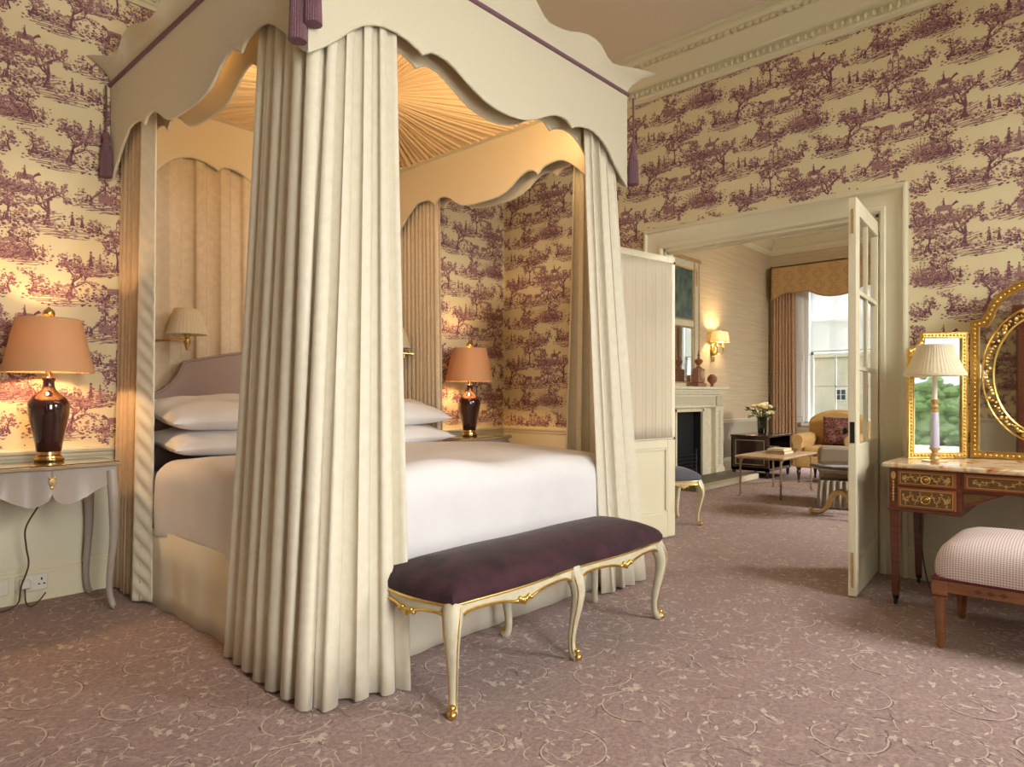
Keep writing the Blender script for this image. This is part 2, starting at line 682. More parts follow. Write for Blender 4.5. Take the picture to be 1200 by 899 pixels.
# ------------------------------------------------------------------ toile print
class Ink:
    """flat print of the wallpaper: small polygons in (s, t) metres"""

    def __init__(s, seed):
        s.r = random.Random(seed)
        s.p = []          # (list of points, tone)
        s.g = []

    def poly(s, pts, tone):
        s.p.append((pts, tone))

    def blob(s, x, y, r, tone, ky=1.0, n=5):
        a0 = s.r.uniform(0, 6.28)
        s.poly([(x + r * s.r.uniform(.6, 1.15) * math.cos(a0 + 6.283 * i / n), y + ky * r * s.r.uniform(.6, 1.15) * math.sin(a0 + 6.283 * i / n)) for i in range(n)], tone)

    def stroke(s, pts, w0, w1, tone):
        m = len(pts)
        for k in range(m - 1):
            (x0, y0), (x1, y1) = pts[k], pts[k + 1]
            dx, dy = x1 - x0, y1 - y0
            l = math.hypot(dx, dy) or 1e-6
            nx, ny = -dy / l, dx / l
            a = lerp(w0, w1, k / (m - 1)) / 2
            b = lerp(w0, w1, (k + 1) / (m - 1)) / 2
            s.poly([(x0 + nx * a, y0 + ny * a), (x0 - nx * a, y0 - ny * a), (x1 - nx * b, y1 - ny * b), (x1 + nx * b, y1 + ny * b)], tone)

    def leaves(s, x, y, rx, ry, n, dark=.5):
        for _ in range(int(n * 1.7)):
            a = s.r.uniform(0, 6.283)
            q = s.r.random() ** .6
            px, py = x + rx * q * math.cos(a), y + ry * q * math.sin(a)
            low = py < y + ry * .2
            tone = (0 if s.r.random() < dark else 1) if low else (1 if s.r.random() < .6 else 2)
            s.blob(px, py, s.r.uniform(.0035, .0085), tone, s.r.uniform(.5, .9))

    def hatch(s, x, y, w, h, n, tone=1, slope=.0):
        for i in range(n):
            q = (i + .5) / n
            yy = y + h * (q - .5)
            ww = w * math.sqrt(max(0.02, 1 - (2 * q - 1) ** 2)) * s.r.uniform(.75, 1.1)
            xx = x + s.r.uniform(-.12, .12) * w
            pts = [(xx + ww * (t - .5), yy + slope * ww * (t - .5) + s.r.uniform(-.003, .003)) for t in (0, .25, .5, .75, 1)]
            s.stroke(pts, s.r.uniform(.002, .0035), s.r.uniform(.0012, .003), tone if s.r.random() < .7 else max(0, tone - 1))

    def scale_groups(s, kx, ky):
        q = [g[0] for g in s.g[1:]] + [len(s.p)]
        for (i0, x, y), i1 in zip(s.g, q):
            for i in range(i0, i1):
                pts, tone = s.p[i]
                s.p[i] = ([(x + (a - x) * kx, y + (b - y) * ky) for a, b in pts], tone)

    def ground(s, x, y, w, tone=0, h=.05):
        s.g.append((len(s.p), x, y))
        sl = s.r.uniform(.0, .16)
        s.hatch(x - .10 * w, y, w * .50, h * .9, 6, 1, sl)
        s.hatch(x + .16 * w, y - h * .1, w * .42, h * .8, 5, 1, sl)
        for q in (-.3, -.08, .14, .34):
            s.leaves(x + q * w, y + h * .35, .045, .022, 13, .5)
            s.leaves(x + (q + .06) * w, y + h * .9, .03, .018, 6, .3)
        s.hatch(x + .05 * w, y - h * .3, w * .36, h * .5, 3, 0, sl)
        for _ in range(int(w * 150)):
            px = x + s.r.uniform(-.5, .5) * w
            s.blob(px, y + s.r.uniform(-.6, .4) * h * (1 - abs(px - x) / w), s.r.uniform(.004, .011), s.r.choice((0, 0, 1, 2)), .5)
        for _ in range(int(w * 60)):
            px = x + s.r.uniform(-.5, .5) * w
            py = y + s.r.uniform(0, .4) * h
            s.stroke([(px, py), (px + s.r.uniform(-.01, .01), py + s.r.uniform(.008, .02))], .0025, .0008, 1)

    def branch(s, x, y, a, l, w, d, spread=.7, leaf=6):
        pts = [(x, y)]
        for _ in range(4):
            a += s.r.uniform(-.25, .25)
            x += l / 4 * math.cos(a)
            y += l / 4 * math.sin(a)
            pts.append((x, y))
        s.stroke(pts, w, w * .55, 0)
        if leaf > 4:
            s.leaves(x, y, .021, .016, leaf * .6, .45)
            s.leaves(pts[2][0] + s.r.uniform(-.012, .012), pts[2][1] + .006, .014, .010, leaf * .25, .3)
        if d == 0:
            return
        for k in range(3):
            i = s.r.choice((2, 3, 4))
            s.branch(pts[i][0], pts[i][1], a + (k - 1) * spread + s.r.uniform(-.35, .35), l * s.r.uniform(.55, .8), w * .55, d - 1, spread, leaf)

    def tree(s, x, y, h, lean=0, d=2, leaf=12, spread=.9, w=.012):
        s.branch(x, y, PI / 2 + lean, h * .5, w, d, spread, leaf)
        s.stroke([(x - .014, y - .004), (x - .003, y + .03)], .01, .004, 0)
        s.stroke([(x + .014, y - .004), (x + .003, y + .03)], .01, .004, 0)

    def bush(s, x, y, w, h, n=34):
        s.leaves(x, y + h * .5, w * .5, h * .5, n, .65)
        s.hatch(x, y + h * .2, w * .8, h * .4, 4, 0)

    def palm(s, x, y, r):
        for k in range(13):
            a = PI * (.02 + .96 * k / 12)
            l = r * s.r.uniform(.7, 1.1)
            s.stroke([(x, y), (x + l * .55 * math.cos(a), y + l * .6 * math.sin(a)), (x + l * math.cos(a), y + l * .85 * math.sin(a))], .004, .0012, s.r.choice((0, 1, 1)))
            for q in (.5, .7, .9):
                s.blob(x + l * q * math.cos(a), y + l * q * .88 * math.sin(a), .005, 1, .7)

    def castle(s, x, y, k):
        for dx, w, h in ((-.045, .022, .06), (-.018, .026, .085), (.014, .030, .062), (.046, .024, .045)):
            w *= k
            h *= k
            x0 = x + dx * k - w / 2
            s.stroke([(x0, y), (x0, y + h)], .003, .003, 0)
            s.stroke([(x0 + w, y), (x0 + w, y + h)], .003, .003, 0)
            s.stroke([(x0, y + h), (x0 + w, y + h)], .003, .003, 0)
            for q in range(6):
                s.stroke([(x0 + w * .45, y + h * (q + .4) / 6), (x0 + w, y + h * (q + .5) / 6)], .0028, .0028, 1)
            for q in (.3, .65):
                s.poly([(x0 + w * .2, y + h * q), (x0 + w * .36, y + h * q), (x0 + w * .36, y + h * (q + .16)), (x0 + w * .2, y + h * (q + .16))], 0)
            s.poly([(x0 - .003, y + h), (x0 + w + .003, y + h), (x0 + w / 2, y + h + .034 * k * (1.5 if h > .07 * k else .7))], 1)
        s.stroke([(x - .018 * k, y + .115 * k), (x - .018 * k, y + .16 * k)], .004, .001, 0)

    def person(s, x, y, h, tone=0):
        s.poly([(x - .15 * h, y), (x + .2 * h, y), (x + .08 * h, y + .55 * h), (x - .06 * h, y + .55 * h)], tone)
        s.poly([(x - .09 * h, y + .5 * h), (x + .1 * h, y + .5 * h), (x + .08 * h, y + .78 * h), (x - .07 * h, y + .78 * h)], 1)
        s.blob(x + .01 * h, y + .88 * h, .085 * h, 0, 1, 6)
        s.stroke([(x, y + .7 * h), (x + s.r.choice((-1, 1)) * .24 * h, y + .5 * h)], .06 * h, .04 * h, tone)
        s.stroke([(x - .05 * h, y + .1 * h), (x - .02 * h, y + .5 * h)], .03 * h, .02 * h, 2)

    def beast(s, x, y, k, d=1):
        s.poly([(x - .5 * k * d, y + .42 * k), (x - .4 * k * d, y + .68 * k), (x + .3 * k * d, y + .66 * k), (x + .46 * k * d, y + .6 * k), (x + .4 * k * d, y + .36 * k), (x - .4 * k * d, y + .34 * k)], 1)
        for q in (-.42, -.3, .28, .38):
            s.stroke([(x + q * k * d, y + .4 * k), (x + (q + .03) * k * d, y)], .07 * k, .04 * k, 0)
        s.poly([(x + .36 * k * d, y + .5 * k), (x + .42 * k * d, y + .68 * k), (x + .66 * k * d, y + .86 * k), (x + .8 * k * d, y + .72 * k), (x + .6 * k * d, y + .66 * k)], 0)
        s.stroke([(x - .48 * k * d, y + .62 * k), (x - .6 * k * d, y + .3 * k)], .05 * k, .02 * k, 0)
        s.hatch(x, y + .46 * k, .6 * k, .18 * k, 4, 0)


TS, TT = 0.767, 0.78


def toile_tile():
    k = Ink(11)
    # big tree with shepherds on a rocky bank
    k.ground(.20, .055, .36, h=.06)
    k.tree(.15, .07, .20, .18, 2, 13, 1.0, .017)
    k.bush(.07, .065, .10, .055, 30)
    k.person(.25, .08, .062)
    k.person(.29, .078, .055)
    k.bush(.35, .06, .09, .06, 30)
    k.hatch(.16, .10, .10, .05, 8, 1, .3)
    # castle among shrubs
    k.ground(.57, .045, .24, h=.035)
    k.castle(.56, .06, .95)
    k.bush(.65, .05, .09, .07, 34)
    k.bush(.48, .05, .07, .05, 22)
    k.tree(.69, .06, .11, -.2, 1, 9, .9, .008)
    # thin leaning tree over a seat
    k.ground(.42, .235, .34, h=.05)
    k.tree(.36, .245, .19, -.45, 2, 9, 1.1, .010)
    k.tree(.47, .25, .11, -.3, 1, 9, 1.0, .008)
    k.poly([(.40, .25), (.46, .25), (.46, .285), (.40, .285)], 1)
    k.person(.43, .255, .06)
    k.bush(.54, .24, .11, .045, 34)
    # palm bush with stump
    k.ground(.70, .27, .20, h=.035)
    k.palm(.68, .285, .095)
    k.leaves(.69, .30, .06, .03, 30, .7)
    k.bush(.77, .265, .09, .06, 28)
    # rider and dog
    k.ground(.05, .25, .24, h=.03)
    k.beast(.04, .265, .075, 1)
    k.person(.035, .305, .045)
    k.bush(-.05, .255, .08, .06, 26)
    k.beast(.14, .262, .035, -1)
    # rocky bank with second big tree
    k.ground(.20, .44, .30, h=.06)
    k.tree(.24, .45, .17, -.3, 2, 12, 1.0, .014)
    k.bush(.13, .45, .13, .06, 44)
    k.hatch(.22, .475, .09, .05, 8, 1, -.3)
    k.tree(.10, .46, .12, .3, 1, 10, 1.0, .009)
    # herd and a hurdle
    k.ground(.58, .435, .34, h=.04)
    k.beast(.50, .45, .075, -1)
    k.beast(.60, .45, .07, 1)
    for q in range(6):
        k.stroke([(.66 + q * .012, .445), (.66 + q * .012, .485)], .003, .002, 0)
    k.stroke([(.65, .475), (.735, .475)], .003, .003, 0)
    k.tree(.69, .45, .15, .15, 2, 10, 1.1, .010)
    k.bush(.44, .44, .08, .06, 26)
    # pavilion and couple
    k.ground(.38, .62, .30, h=.045)
    k.bush(.27, .625, .11, .06, 36)
    k.person(.36, .64, .065)
    k.person(.40, .64, .058, 1)
    k.tree(.47, .63, .16, -.2, 2, 11, 1.0, .012)
    k.hatch(.40, .65, .12, .04, 7, 1)
    # floating shrubs
    k.ground(.02, .65, .24, h=.05)
    k.bush(.0, .66, .15, .07, 48)
    k.tree(.06, .66, .13, .25, 2, 9, 1.0, .009)
    k.person(.10, .665, .05)
    k.ground(.67, .61, .22, h=.045)
    k.tree(.66, .62, .13, .2, 2, 10, 1.0, .010)
    k.bush(.72, .615, .10, .05, 30)
    k.hatch(.66, .645, .08, .04, 6, 1, .2)
    k.scale_groups(1.22, 1.42)
    return k.p


TILE = toile_tile()


def print_wall(name, put, s0, s1, t0, t1, holes, parent, ph_s=0.0, ph_t=0.0):
    """half-drop repeat of the tile, clipped to the wall rectangle and its openings"""
    m = MB()
    V, F, I = m.v, m.f, m.mi
    for ci in range(int((s0 - ph_s) / TS) - 2, int((s1 - ph_s) / TS) + 2):
        for rj in range(int((t0 - ph_t) / TT) - 3, int((t1 - ph_t) / TT) + 2):
            ox = ph_s + ci * TS
            oy = ph_t + rj * TT + (ci % 2) * TT / 2
            if ox > s1 + .1 or ox + TS < s0 - .1 or oy > t1 + .1 or oy + TT < t0 - .1:
                continue
            for pts, tone in TILE:
                x, y = pts[0][0] + ox, pts[0][1] + oy
                if x < s0 + .012 or x > s1 - .012 or y < t0 + .012 or y > t1 - .012:
                    continue
                if any(a - .012 < x < b + .012 and c - .012 < y < d + .012 for a, b, c, d in holes):
                    continue
                n = len(V)
                lift = ((len(F) * 37) % 59) * 2.5e-5
                V += [put(a + ox, b + oy, lift) for a, b in pts]
                F.append(tuple(range(n, n + len(pts))))
                I.append(tone)
    o = m.build(name, INK, parent, smooth=0)
    return stuff(o)


# ------------------------------------------------------------------ room shell
XR, YB, XS, YF, XL = 4.83, 4.52, 11.60, -1.40, -1.30
ZC = 3.88
DY0, DY1, DZ = 1.17, 2.745, 2.335
floor_ = struct(MB().box(XL - .2, 12.0, YF - .2, 4.72, -0.10, 0.0).build('floor', CARPET))
struct(MB().box(XL - .2, 12.0, YF - .2, 4.72, ZC, ZC + .10).build('ceiling', CEIL))
wb = struct(MB().box(XL, XR + .09, YB, YB + .18, 0, ZC).build('wall_back', PAPER))
m = MB().box(XR, XR + .13, YF, DY0, 0, ZC).box(XR, XR + .13, DY1, YB, 0, ZC).box(XR, XR + .13, DY0, DY1, DZ, ZC)
wr = struct(m.build('wall_right', PAPER, smooth=0))
wl = struct(MB().box(XL - .18, XL, YF, YB + .18, 0, ZC).build('wall_left', PAPER))
wfp = struct(MB().box(XR + .09, 12.0, YB, YB + .18, 0, ZC).build('wall_sitting_back', SILKWALL))


def wall_with_windows(name, put, s0, s1, wins, mat):
    """wall of boxes round rectangular openings; put(s0,s1,z0,z1) gives box extents"""
    m = MB()
    cur = s0
    for a, b, z0, z1 in wins:
        m.box(*put(cur, a), 0, ZC)
        m.box(*put(a, b), 0, z0)
        m.box(*put(a, b), z1, ZC)
        cur = b
    m.box(*put(cur, s1), 0, ZC)
    return struct(m.build(name, mat, smooth=0))


WB = [(0.1, 1.4, .45, 3.2), (3.1, 4.4, .45, 3.2)]
wf = wall_with_windows('wall_front', lambda a, b: (a, b, YF - .30, YF), XL, XR + .09, WB, PAPER)
WSF = [(6.8, 8.4, .45, 3.1)]
wsf = wall_with_windows('wall_sitting_front', lambda a, b: (a, b, YF - .30, YF), XR + .09, 12.0, WSF, SILKWALL)
WSR = [(2.70, 3.93, .68, 3.05)]
wsr = wall_with_windows('wall_sitting_right', lambda a, b: (XS, XS + .30, a, b), YF, YB, WSR, SILKWALL)



# woven scrolls and leaves of the carpet, a flat figure of paler pile
def carpet_tile(w, h):
    k = Ink(23)
    r = k.r

    def leaf(x, y, a, l, wd, tone):
        c, q = math.cos(a), math.sin(a)
        P = [(0, 0), (.25, .42), (.55, .5), (.8, .3), (1, 0), (.75, -.32), (.5, -.5), (.2, -.36)]
        k.poly([(x + l * u * c - wd * v * q, y + l * u * q + wd * v * c) for u, v in P], tone)

    def spray(x, y, a, n, l):
        for i in range(n):
            b = a + (i - (n - 1) / 2) * .55 + r.uniform(-.2, .2)
            leaf(x, y, b, l * r.uniform(.6, 1.1), l * .34, 0 if r.random() < .75 else 1)

    def scroll(x, y, R0, a0, turns, d):
        pts, m = [], 30
        for i in range(m + 1):
            t = i / m
            rr = R0 * (1 - .80 * t)
            a = a0 + d * t * turns * 2 * PI
            pts.append((x + rr * math.cos(a), y + rr * math.sin(a)))
        for i in range(0, m - 1):
            if r.random() < .86:
                w0 = .0055 * (1 - .5 * i / m)
                k.stroke(pts[i:i + 2], w0, w0, 0)
                if r.random() < .6:
                    off = 1.055
                    k.stroke([(x + (p[0] - x) * off, y + (p[1] - y) * off) for p in pts[i:i + 2]], .004, .004, 2)
        for i in range(1, m - 6, 2):
            px, py = pts[i]
            a = math.atan2(py - y, px - x)
            if r.random() < .8:
                leaf(px, py, a + d * r.uniform(.5, 1.1), r.uniform(.022, .045), r.uniform(.010, .017), 0 if r.random() < .7 else 1)
            if r.random() < .35:
                leaf(px, py, a + PI + d * .7, r.uniform(.015, .025), .008, 1)
        spray(pts[-1][0], pts[-1][1], r.uniform(0, 6.28), 5, .034)

    for j in range(4):
        for i in range(3):
            x, y = (i + .5 * (j % 2) + r.uniform(-.1, .1)) * w / 3, (j + .5 + r.uniform(-.12, .12)) * h / 4
            R0 = r.uniform(.085, .15)
            scroll(x, y, R0, r.uniform(0, 6.28), r.uniform(1.1, 1.7), r.choice((-1, 1)))
            for _ in range(3):
                a = r.uniform(0, 6.28)
                spray(x + 1.25 * R0 * math.cos(a), y + 1.25 * R0 * math.sin(a), a + r.uniform(-1, 1), r.choice((3, 5, 6)), r.uniform(.026, .042))
    for _ in range(130):
        x, y, a = r.uniform(0, w), r.uniform(0, h), r.uniform(0, 6.28)
        if r.random() < .5:
            leaf(x, y, a, r.uniform(.018, .04), r.uniform(.008, .014), r.choice((0, 1)))
        else:
            P = [(x, y)]
            for _ in range(4):
                a += r.uniform(-.7, .7)
                P.append((P[-1][0] + .022 * math.cos(a), P[-1][1] + .022 * math.sin(a)))
            k.stroke(P, .005, .003, r.choice((0, 1, 2)))
    return k.p


def lay_carpet():
    w, h = 1.05, 1.15
    tile_ = carpet_tile(w, h)
    m = MB()
    for i in range(-2, 10):
        for j in range(-2, 4):
            ox, oy = i * w, j * h + (i % 2) * h / 2
            if ox > 9.5 or (ox > 4.9 and oy < .2):
                continue
            for pts, tone in tile_:
                x, y = pts[0][0] + ox, pts[0][1] + oy
                if not (XL + .05 < x < XS - .05 and YF + .05 < y < YB - .08) or XR - .06 < x < XR + .17 and not DY0 + .05 < y < DY1 - .05:
                    continue
                z = .0006 + ((len(m.f) * 37) % 59) * 2.5e-5
                n = len(m.v)
                m.v += [(a + ox, b + oy, z) for a, b in pts]
                m.f.append(tuple(range(n, n + len(pts))))
                m.mi.append(tone)
    stuff(m.build('carpet_figure', [M('pale_pile', S(214, 198, 184), .95, var=(150, .6, S(188, 168, 156))), M('mid_pile', S(196, 176, 165), .95, var=(150, .6, S(172, 150, 142))), M('dark_pile', S(126, 104, 100), .95)], floor_, smooth=0))


lay_carpet()

# wallpaper print (clipped at dado rail, cornice, door casing)
print_wall('wallpaper_print', lambda s, t, h: (s, YB - .0004 - h, t), XL, XR, .85, 3.60, [], wb, .12, .10)
print_wall('wallpaper_print', lambda s, t, h: (XR - .0004 - h, -s, t), -YB, -YF, .85, 3.60, [(-2.915, -1.0, 0, 2.51)], wr, -1.61, .03)
print_wall('wallpaper_print', lambda s, t, h: (XL + .0004 + h, s, t), YF, YB, .85, 3.60, [], wl, .3, .2)


def mould(name, prof, path, mat, parent=None, ctr=True):
    """run a (d, z) profile along wall: path = ((x,y) start, (x,y) end, (nx,ny) inward normal)"""
    (x0, y0), (x1, y1), (nx, ny) = path
    m = MB()
    n = len(prof)
    for x, y in ((x0, y0), (x1, y1)):
        m.v += [(x + nx * d, y + ny * d, z) for d, z in prof]
    m.f = [(i, (i + 1) % n, n + (i + 1) % n, n + i) for i in range(n)] + [tuple(range(n - 1, -1, -1)), tuple(range(n, 2 * n))]
    m.mi = [0] * len(m.f)
    return m.build(name, mat, parent, smooth=30)


DADO = [(0, .19), (.006, .19), (.006, .80), (0, .80)]
BASE = [(0, 0), (.028, 0), (.028, .150), (.022, .158), (.022, .166), (.014, .176), (.014, .184), (.006, .196), (0, .196)]
RAIL = [(0, .79), (.012, .795), (.018, .806), (.018, .815), (.03, .826), (.034, .84), (.030, .85), (0, .852)]
CORN = [(0, 3.575), (.018, 3.575), (.018, 3.60), (.03, 3.61), (.03, 3.668), (.06, 3.675), (.062, 3.69), (.075, 3.70), (.10, 3.73),
        (.145, 3.765), (.16, 3.785), (.16, 3.80), (.20, 3.81), (.215, 3.83), (.215, 3.845), (.24, 3.85), (.24, ZC - .002), (0, ZC - .002)]
EDGES = {'back': [((XL, YB), (XR, YB), (0, -1))], 'right': [((XR, YF), (XR, 1.0), (-1, 0)), ((XR, 2.915), (XR, YB), (-1, 0))], 'left': [((XL, YF), (XL, YB), (1, 0))]}
for side, segs in EDGES.items():
    for i, pth in enumerate(segs):
        w = {'back': wb, 'right': wr, 'left': wl}[side]
        mould('dado_panel', DADO, pth, PAINT_DADO, w)
        struct(mould('baseboard_' + side, BASE, pth, PAINT))
        struct(mould('trim_1', RAIL, pth, PAINT))
for pth in (((XL, YB), (XR, YB), (0, -1)), ((XR, YF), (XR, YB), (-1, 0)), ((XL, YF), (XL, YB), (1, 0))):
    c = struct(mould('trim_2', CORN, pth, PAINT))
    (x0, y0), (x1, y1), (nx, ny) = pth
    L_ = math.hypot(x1 - x0, y1 - y0)
    m = MB()
    k = 0.0
    while k < L_:                                     # egg and dart band
        x, y = lerp(x0, x1, k / L_) + nx * .040, lerp(y0, y1, k / L_) + ny * .040
        m.ball(x, y, 3.639, .017 if ny else .016, .016, .024, 6, 4)
        k += .048
    stuff(m.build('egg_band', PAINT, c))
    m = MB()
    k = 0.0
    while k < L_:                                     # acanthus tongues under the ceiling
        x, y = lerp(x0, x1, k / L_) + nx * .172, lerp(y0, y1, k / L_) + ny * .172
        m.box(x - .016, x + .016, y - .016, y + .016, 3.782, 3.806)
        k += .055
    stuff(m.build('dentil_band', PAINT, c))
# sitting room mouldings
struct(mould('trim_3', CORN, ((XR + .13, YB), (XS, YB), (0, -1)), PAINT))
struct(mould('trim_3', CORN, ((XS, YF), (XS, YB), (-1, 0)), PAINT))
SEG2 = ((XR + .13, YB), (XS, YB), (0, -1))
mould('dado_panel', DADO, SEG2, SILKDADO, wfp)
struct(mould('baseboard_sitting', BASE, SEG2, PAINT))
struct(mould('trim_4', [(d, z - .06) for d, z in RAIL], SEG2, PAINT))
struct(mould('baseboard_sitting', BASE, ((XS, YF), (XS, YB), (-1, 0)), PAINT))

# door casing on the bedroom side (dished architrave, mitred)
arch = [(0, 0), (.030, 0), (.036, .012), (.036, .024), (.026, .030), (.018, .040), (.012, .060), (.012, .125), (.018, .135), (.018, .155), (.010, .165), (0, .170)]
# (projection, distance from outer edge)
yo0, yo1, zo = 1.0, 2.915, 2.505
m = MB()
n = len(arch)
for fy, fz in ((0, 'b'), (0, 't'), (1, 't'), (1, 'b')):
    for d, e in arch:
        y = yo0 + e if fy == 0 else yo1 - e
        z = 0 if fz == 'b' else zo - e
        m.v.append((XR - d - .004, y, z))
for k in range(3):
    for i in range(n):
        j = (i + 1) % n
        m.f.append((k * n + i, k * n + j, k * n + n + j, k * n + n + i))
m.f += [tuple(range(n)), tuple(range(4 * n - 1, 3 * n - 1, -1))]
m.mi = [0] * len(m.f)
struct(m.build('trim_5', PAINT, smooth=25))
m = MB()                                              # jamb linings with a stop bead
m.box(XR, XR + .13, DY0 - .001, DY0 + .018, 0, DZ).box(XR, XR + .13, DY1 - .018, DY1 + .001, 0, DZ).box(XR, XR + .13, DY0, DY1, DZ - .018, DZ + .001)
m.box(XR + .06, XR + .10, DY0 + .018, DY1 - .018, DZ - .032, DZ - .018)
struct(m.build('trim_6', PAINT, smooth=0))
m = MB()                                              # sitting-room architrave
xs = XR + .13
m.box(xs, xs + .03, DY0 - .16, DY0 - .02, 0, DZ + .16).box(xs, xs + .03, DY1 + .02, DY1 + .16, 0, DZ + .16).box(xs, xs + .03, DY0 - .02, DY1 + .02, DZ + .02, DZ + .16)
struct(m.build('trim_7', PAINT, smooth=0))


# sash windows: frame, sashes with muntins, pane parts, sill
def sash_window(num, P, a, b, z0, z1, cols, rows, blind=None):
    """P(s, d, z): s along the wall, d outwards"""
    def bar(m, s0, s1, d0, d1, q0, q1):
        m.add([P(s, d, z) for s in (s0, s1) for d in (d0, d1) for z in (q0, q1)],
              [(0, 1, 3, 2), (4, 6, 7, 5), (0, 4, 5, 1), (2, 3, 7, 6), (0, 2, 6, 4), (1, 5, 7, 3)])
    f = MB()
    bar(f, a, a + .05, .0, .28, z0, z1)
    bar(f, b - .05, b, .0, .28, z0, z1)
    bar(f, a, b, .0, .28, z1 - .05, z1)
    bar(f, a, b, .0, .28, z0, z0 + .04)
    w = struct(f.build('window_%d' % num, WHITE, smooth=0))
    sl = MB()
    bar(sl, a - .05, b + .05, -.05, .0, z0 - .03, z0 + .02)
    sl.build('window_sill', WHITE, w, smooth=0)
    zm = (z0 + z1) / 2
    for q0, q1, dd in ((z0 + .04, zm + .02, .13), (zm - .02, z1 - .05, .18)):
        m = MB()
        bar(m, a + .05, a + .095, dd, dd + .04, q0, q1)
        bar(m, b - .095, b - .05, dd, dd + .04, q0, q1)
        bar(m, a + .05, b - .05, dd, dd + .04, q0, q0 + .06)
        bar(m, a + .05, b - .05, dd, dd + .04, q1 - .045, q1)
        for i in range(1, cols):
            c = lerp(a + .095, b - .095, i / cols)
            bar(m, c - .01, c + .01, dd + .005, dd + .035, q0, q1)
        for i in range(1, rows):
            c = lerp(q0 + .06, q1 - .045, i / rows)
            bar(m, a + .06, b - .06, dd + .005, dd + .035, c - .01, c + .01)
        sh = m.build('sash', WHITE, w, smooth=0)
        for i in range(cols):
            for j in range(rows):
                g = MB()
                bar(g, lerp(a + .095, b - .095, i / cols), lerp(a + .095, b - .095, (i + 1) / cols), dd + .018, dd + .022,
                    lerp(q0 + .06, q1 - .045, j / rows), lerp(q0 + .06, q1 - .045, (j + 1) / rows))
                g.build('pane', GLASS, sh, smooth=0)
    return w


sash_window(1, lambda s, d, z: (s, YF - d, z), *WB[0], 1, 1)
sash_window(2, lambda s, d, z: (s, YF - d, z), *WB[1], 1, 1)
sash_window(3, lambda s, d, z: (s, YF - d, z), *WSF[0], 3, 2)
w4 = sash_window(4, lambda s, d, z: (XS + d, s, z), *WSR[0], 3, 2)
MB().bbox(XS - .035, XS - .002, 3.935, 4.10, .70, 3.0, .006).bbox(XS - .045, XS - .030, 3.96, 4.075, .80, 1.75, .006).bbox(XS - .045, XS - .030, 3.96, 4.075, 1.85, 2.9, .006).build('shutter_panel', WHITE, w4)


# ------------------------------------------------------------------ four poster bed
CX0, CX1, CY0, CY1 = 1.344, 3.547, 2.269, 4.505       # canopy outer lines
ZT = 3.02                                              # trim line
# lower edge of the valance as (distance from corner / side length, z), half a side
VAL = [(0, 2.452), (.018, 2.476), (.05, 2.535), (.085, 2.605), (.115, 2.652), (.14, 2.682), (.165, 2.692), (.192, 2.690), (.217, 2.682), (.232, 2.668), (.243, 2.645), (.247, 2.640),
       (.251, 2.655), (.268, 2.676), (.288, 2.682), (.312, 2.672), (.335, 2.648), (.36, 2.612), (.39, 2.580), (.425, 2.562), (.46, 2.558), (.5, 2.558)]
VALF = [(0, 2.452), (.025, 2.49), (.055, 2.545), (.085, 2.61), (.11, 2.652), (.135, 2.678), (.16, 2.692), (.19, 2.694), (.22, 2.683), (.245, 2.665), (.254, 2.652),
        (.259, 2.660), (.275, 2.681), (.295, 2.686), (.32, 2.680), (.345, 2.66), (.37, 2.634), (.40, 2.602), (.43, 2.578), (.465, 2.564), (.5, 2.560)]
# upper edge of the flared crest, half a side, (fraction, rise above trim, outward flare)
CREST = [(0, .135), (.012, .128), (.03, .122), (.055, .112), (.08, .100), (.105, .095), (.125, .108), (.143, .14), (.16, .163), (.185, .172), (.215, .168), (.25, .150), (.285, .122),
         (.32, .104), (.35, .096), (.372, .095), (.39, .108), (.41, .142), (.43, .178), (.46, .205), (.5, .21)]


def side_pts(tab):
    full = list(tab) + [(1 - a, b) for a, b in reversed(tab[:-1])]
    out = []
    for (a, b), (c, d) in zip(full, full[1:]):
        for k in range(3):
            out.append((lerp(a, c, k / 3), lerp(b, d, k / 3)))
    out.append(full[-1])
    return out


def canopy_side(name, p0, p1, nrm, tab, ztop, mat, parent, th=.014, piping=True):
    (x0, y0), (x1, y1) = p0, p1
    P = side_pts(tab)
    A, B = [[], [], []], [[], [], []]
    for f, z in P:
        x, y = lerp(x0, x1, f), lerp(y0, y1, f)
        for r, q in enumerate((0, .5, 1)):
            zz = lerp(z, ztop, q)
            A[r].append((x, y, zz))
            B[r].append((x - nrm[0] * th, y - nrm[1] * th, zz))
    m = MB().slab(A, B)
    o = m.build(name, mat, parent, smooth=40)
    if piping:
        t = MB().tube([(lerp(x0, x1, f) - nrm[0] * th * .3, lerp(y0, y1, f) - nrm[1] * th * .3, z) for f, z in P], .007, 6)
        t.build('piping', LINEN, o, smooth=60)
    return o


canopy = thing('bed_canopy', 'cream linen four poster bed canopy with scalloped valance, flared crest and plum cord trim', 'canopy', (2.445, 4.40, 2.45))
SIDES = [((CX0 + .0015, CY0 - .001), (CX1 - .0015, CY0 - .001), (0, -1), VALF), ((CX0, CY0), (CX0, CY1), (-1, 0), VAL), ((CX1, CY0), (CX1, CY1), (1, 0), VAL)]
for p0, p1, nr, tb in SIDES:
    canopy_side('valance', p0, p1, nr, tb, ZT, LINEN, canopy)
IN = .115
for p0, p1, nr, tb in [((CX0 + IN + .0015, CY0 + IN - .001), (CX1 - IN - .0015, CY0 + IN - .001), (0, -1), VALF), ((CX0 + IN, CY0 + IN), (CX0 + IN, CY1 - .06), (-1, 0), VAL),
                       ((CX1 - IN, CY0 + IN), (CX1 - IN, CY1 - .06), (1, 0), VAL), ((CX0 + IN, CY1 - .06), (CX1 - IN, CY1 - .06), (0, 1), VALF)]:
    canopy_side('inner_valance', p0, p1, nr, tb, ZT - .01, LINEN_IN, canopy)
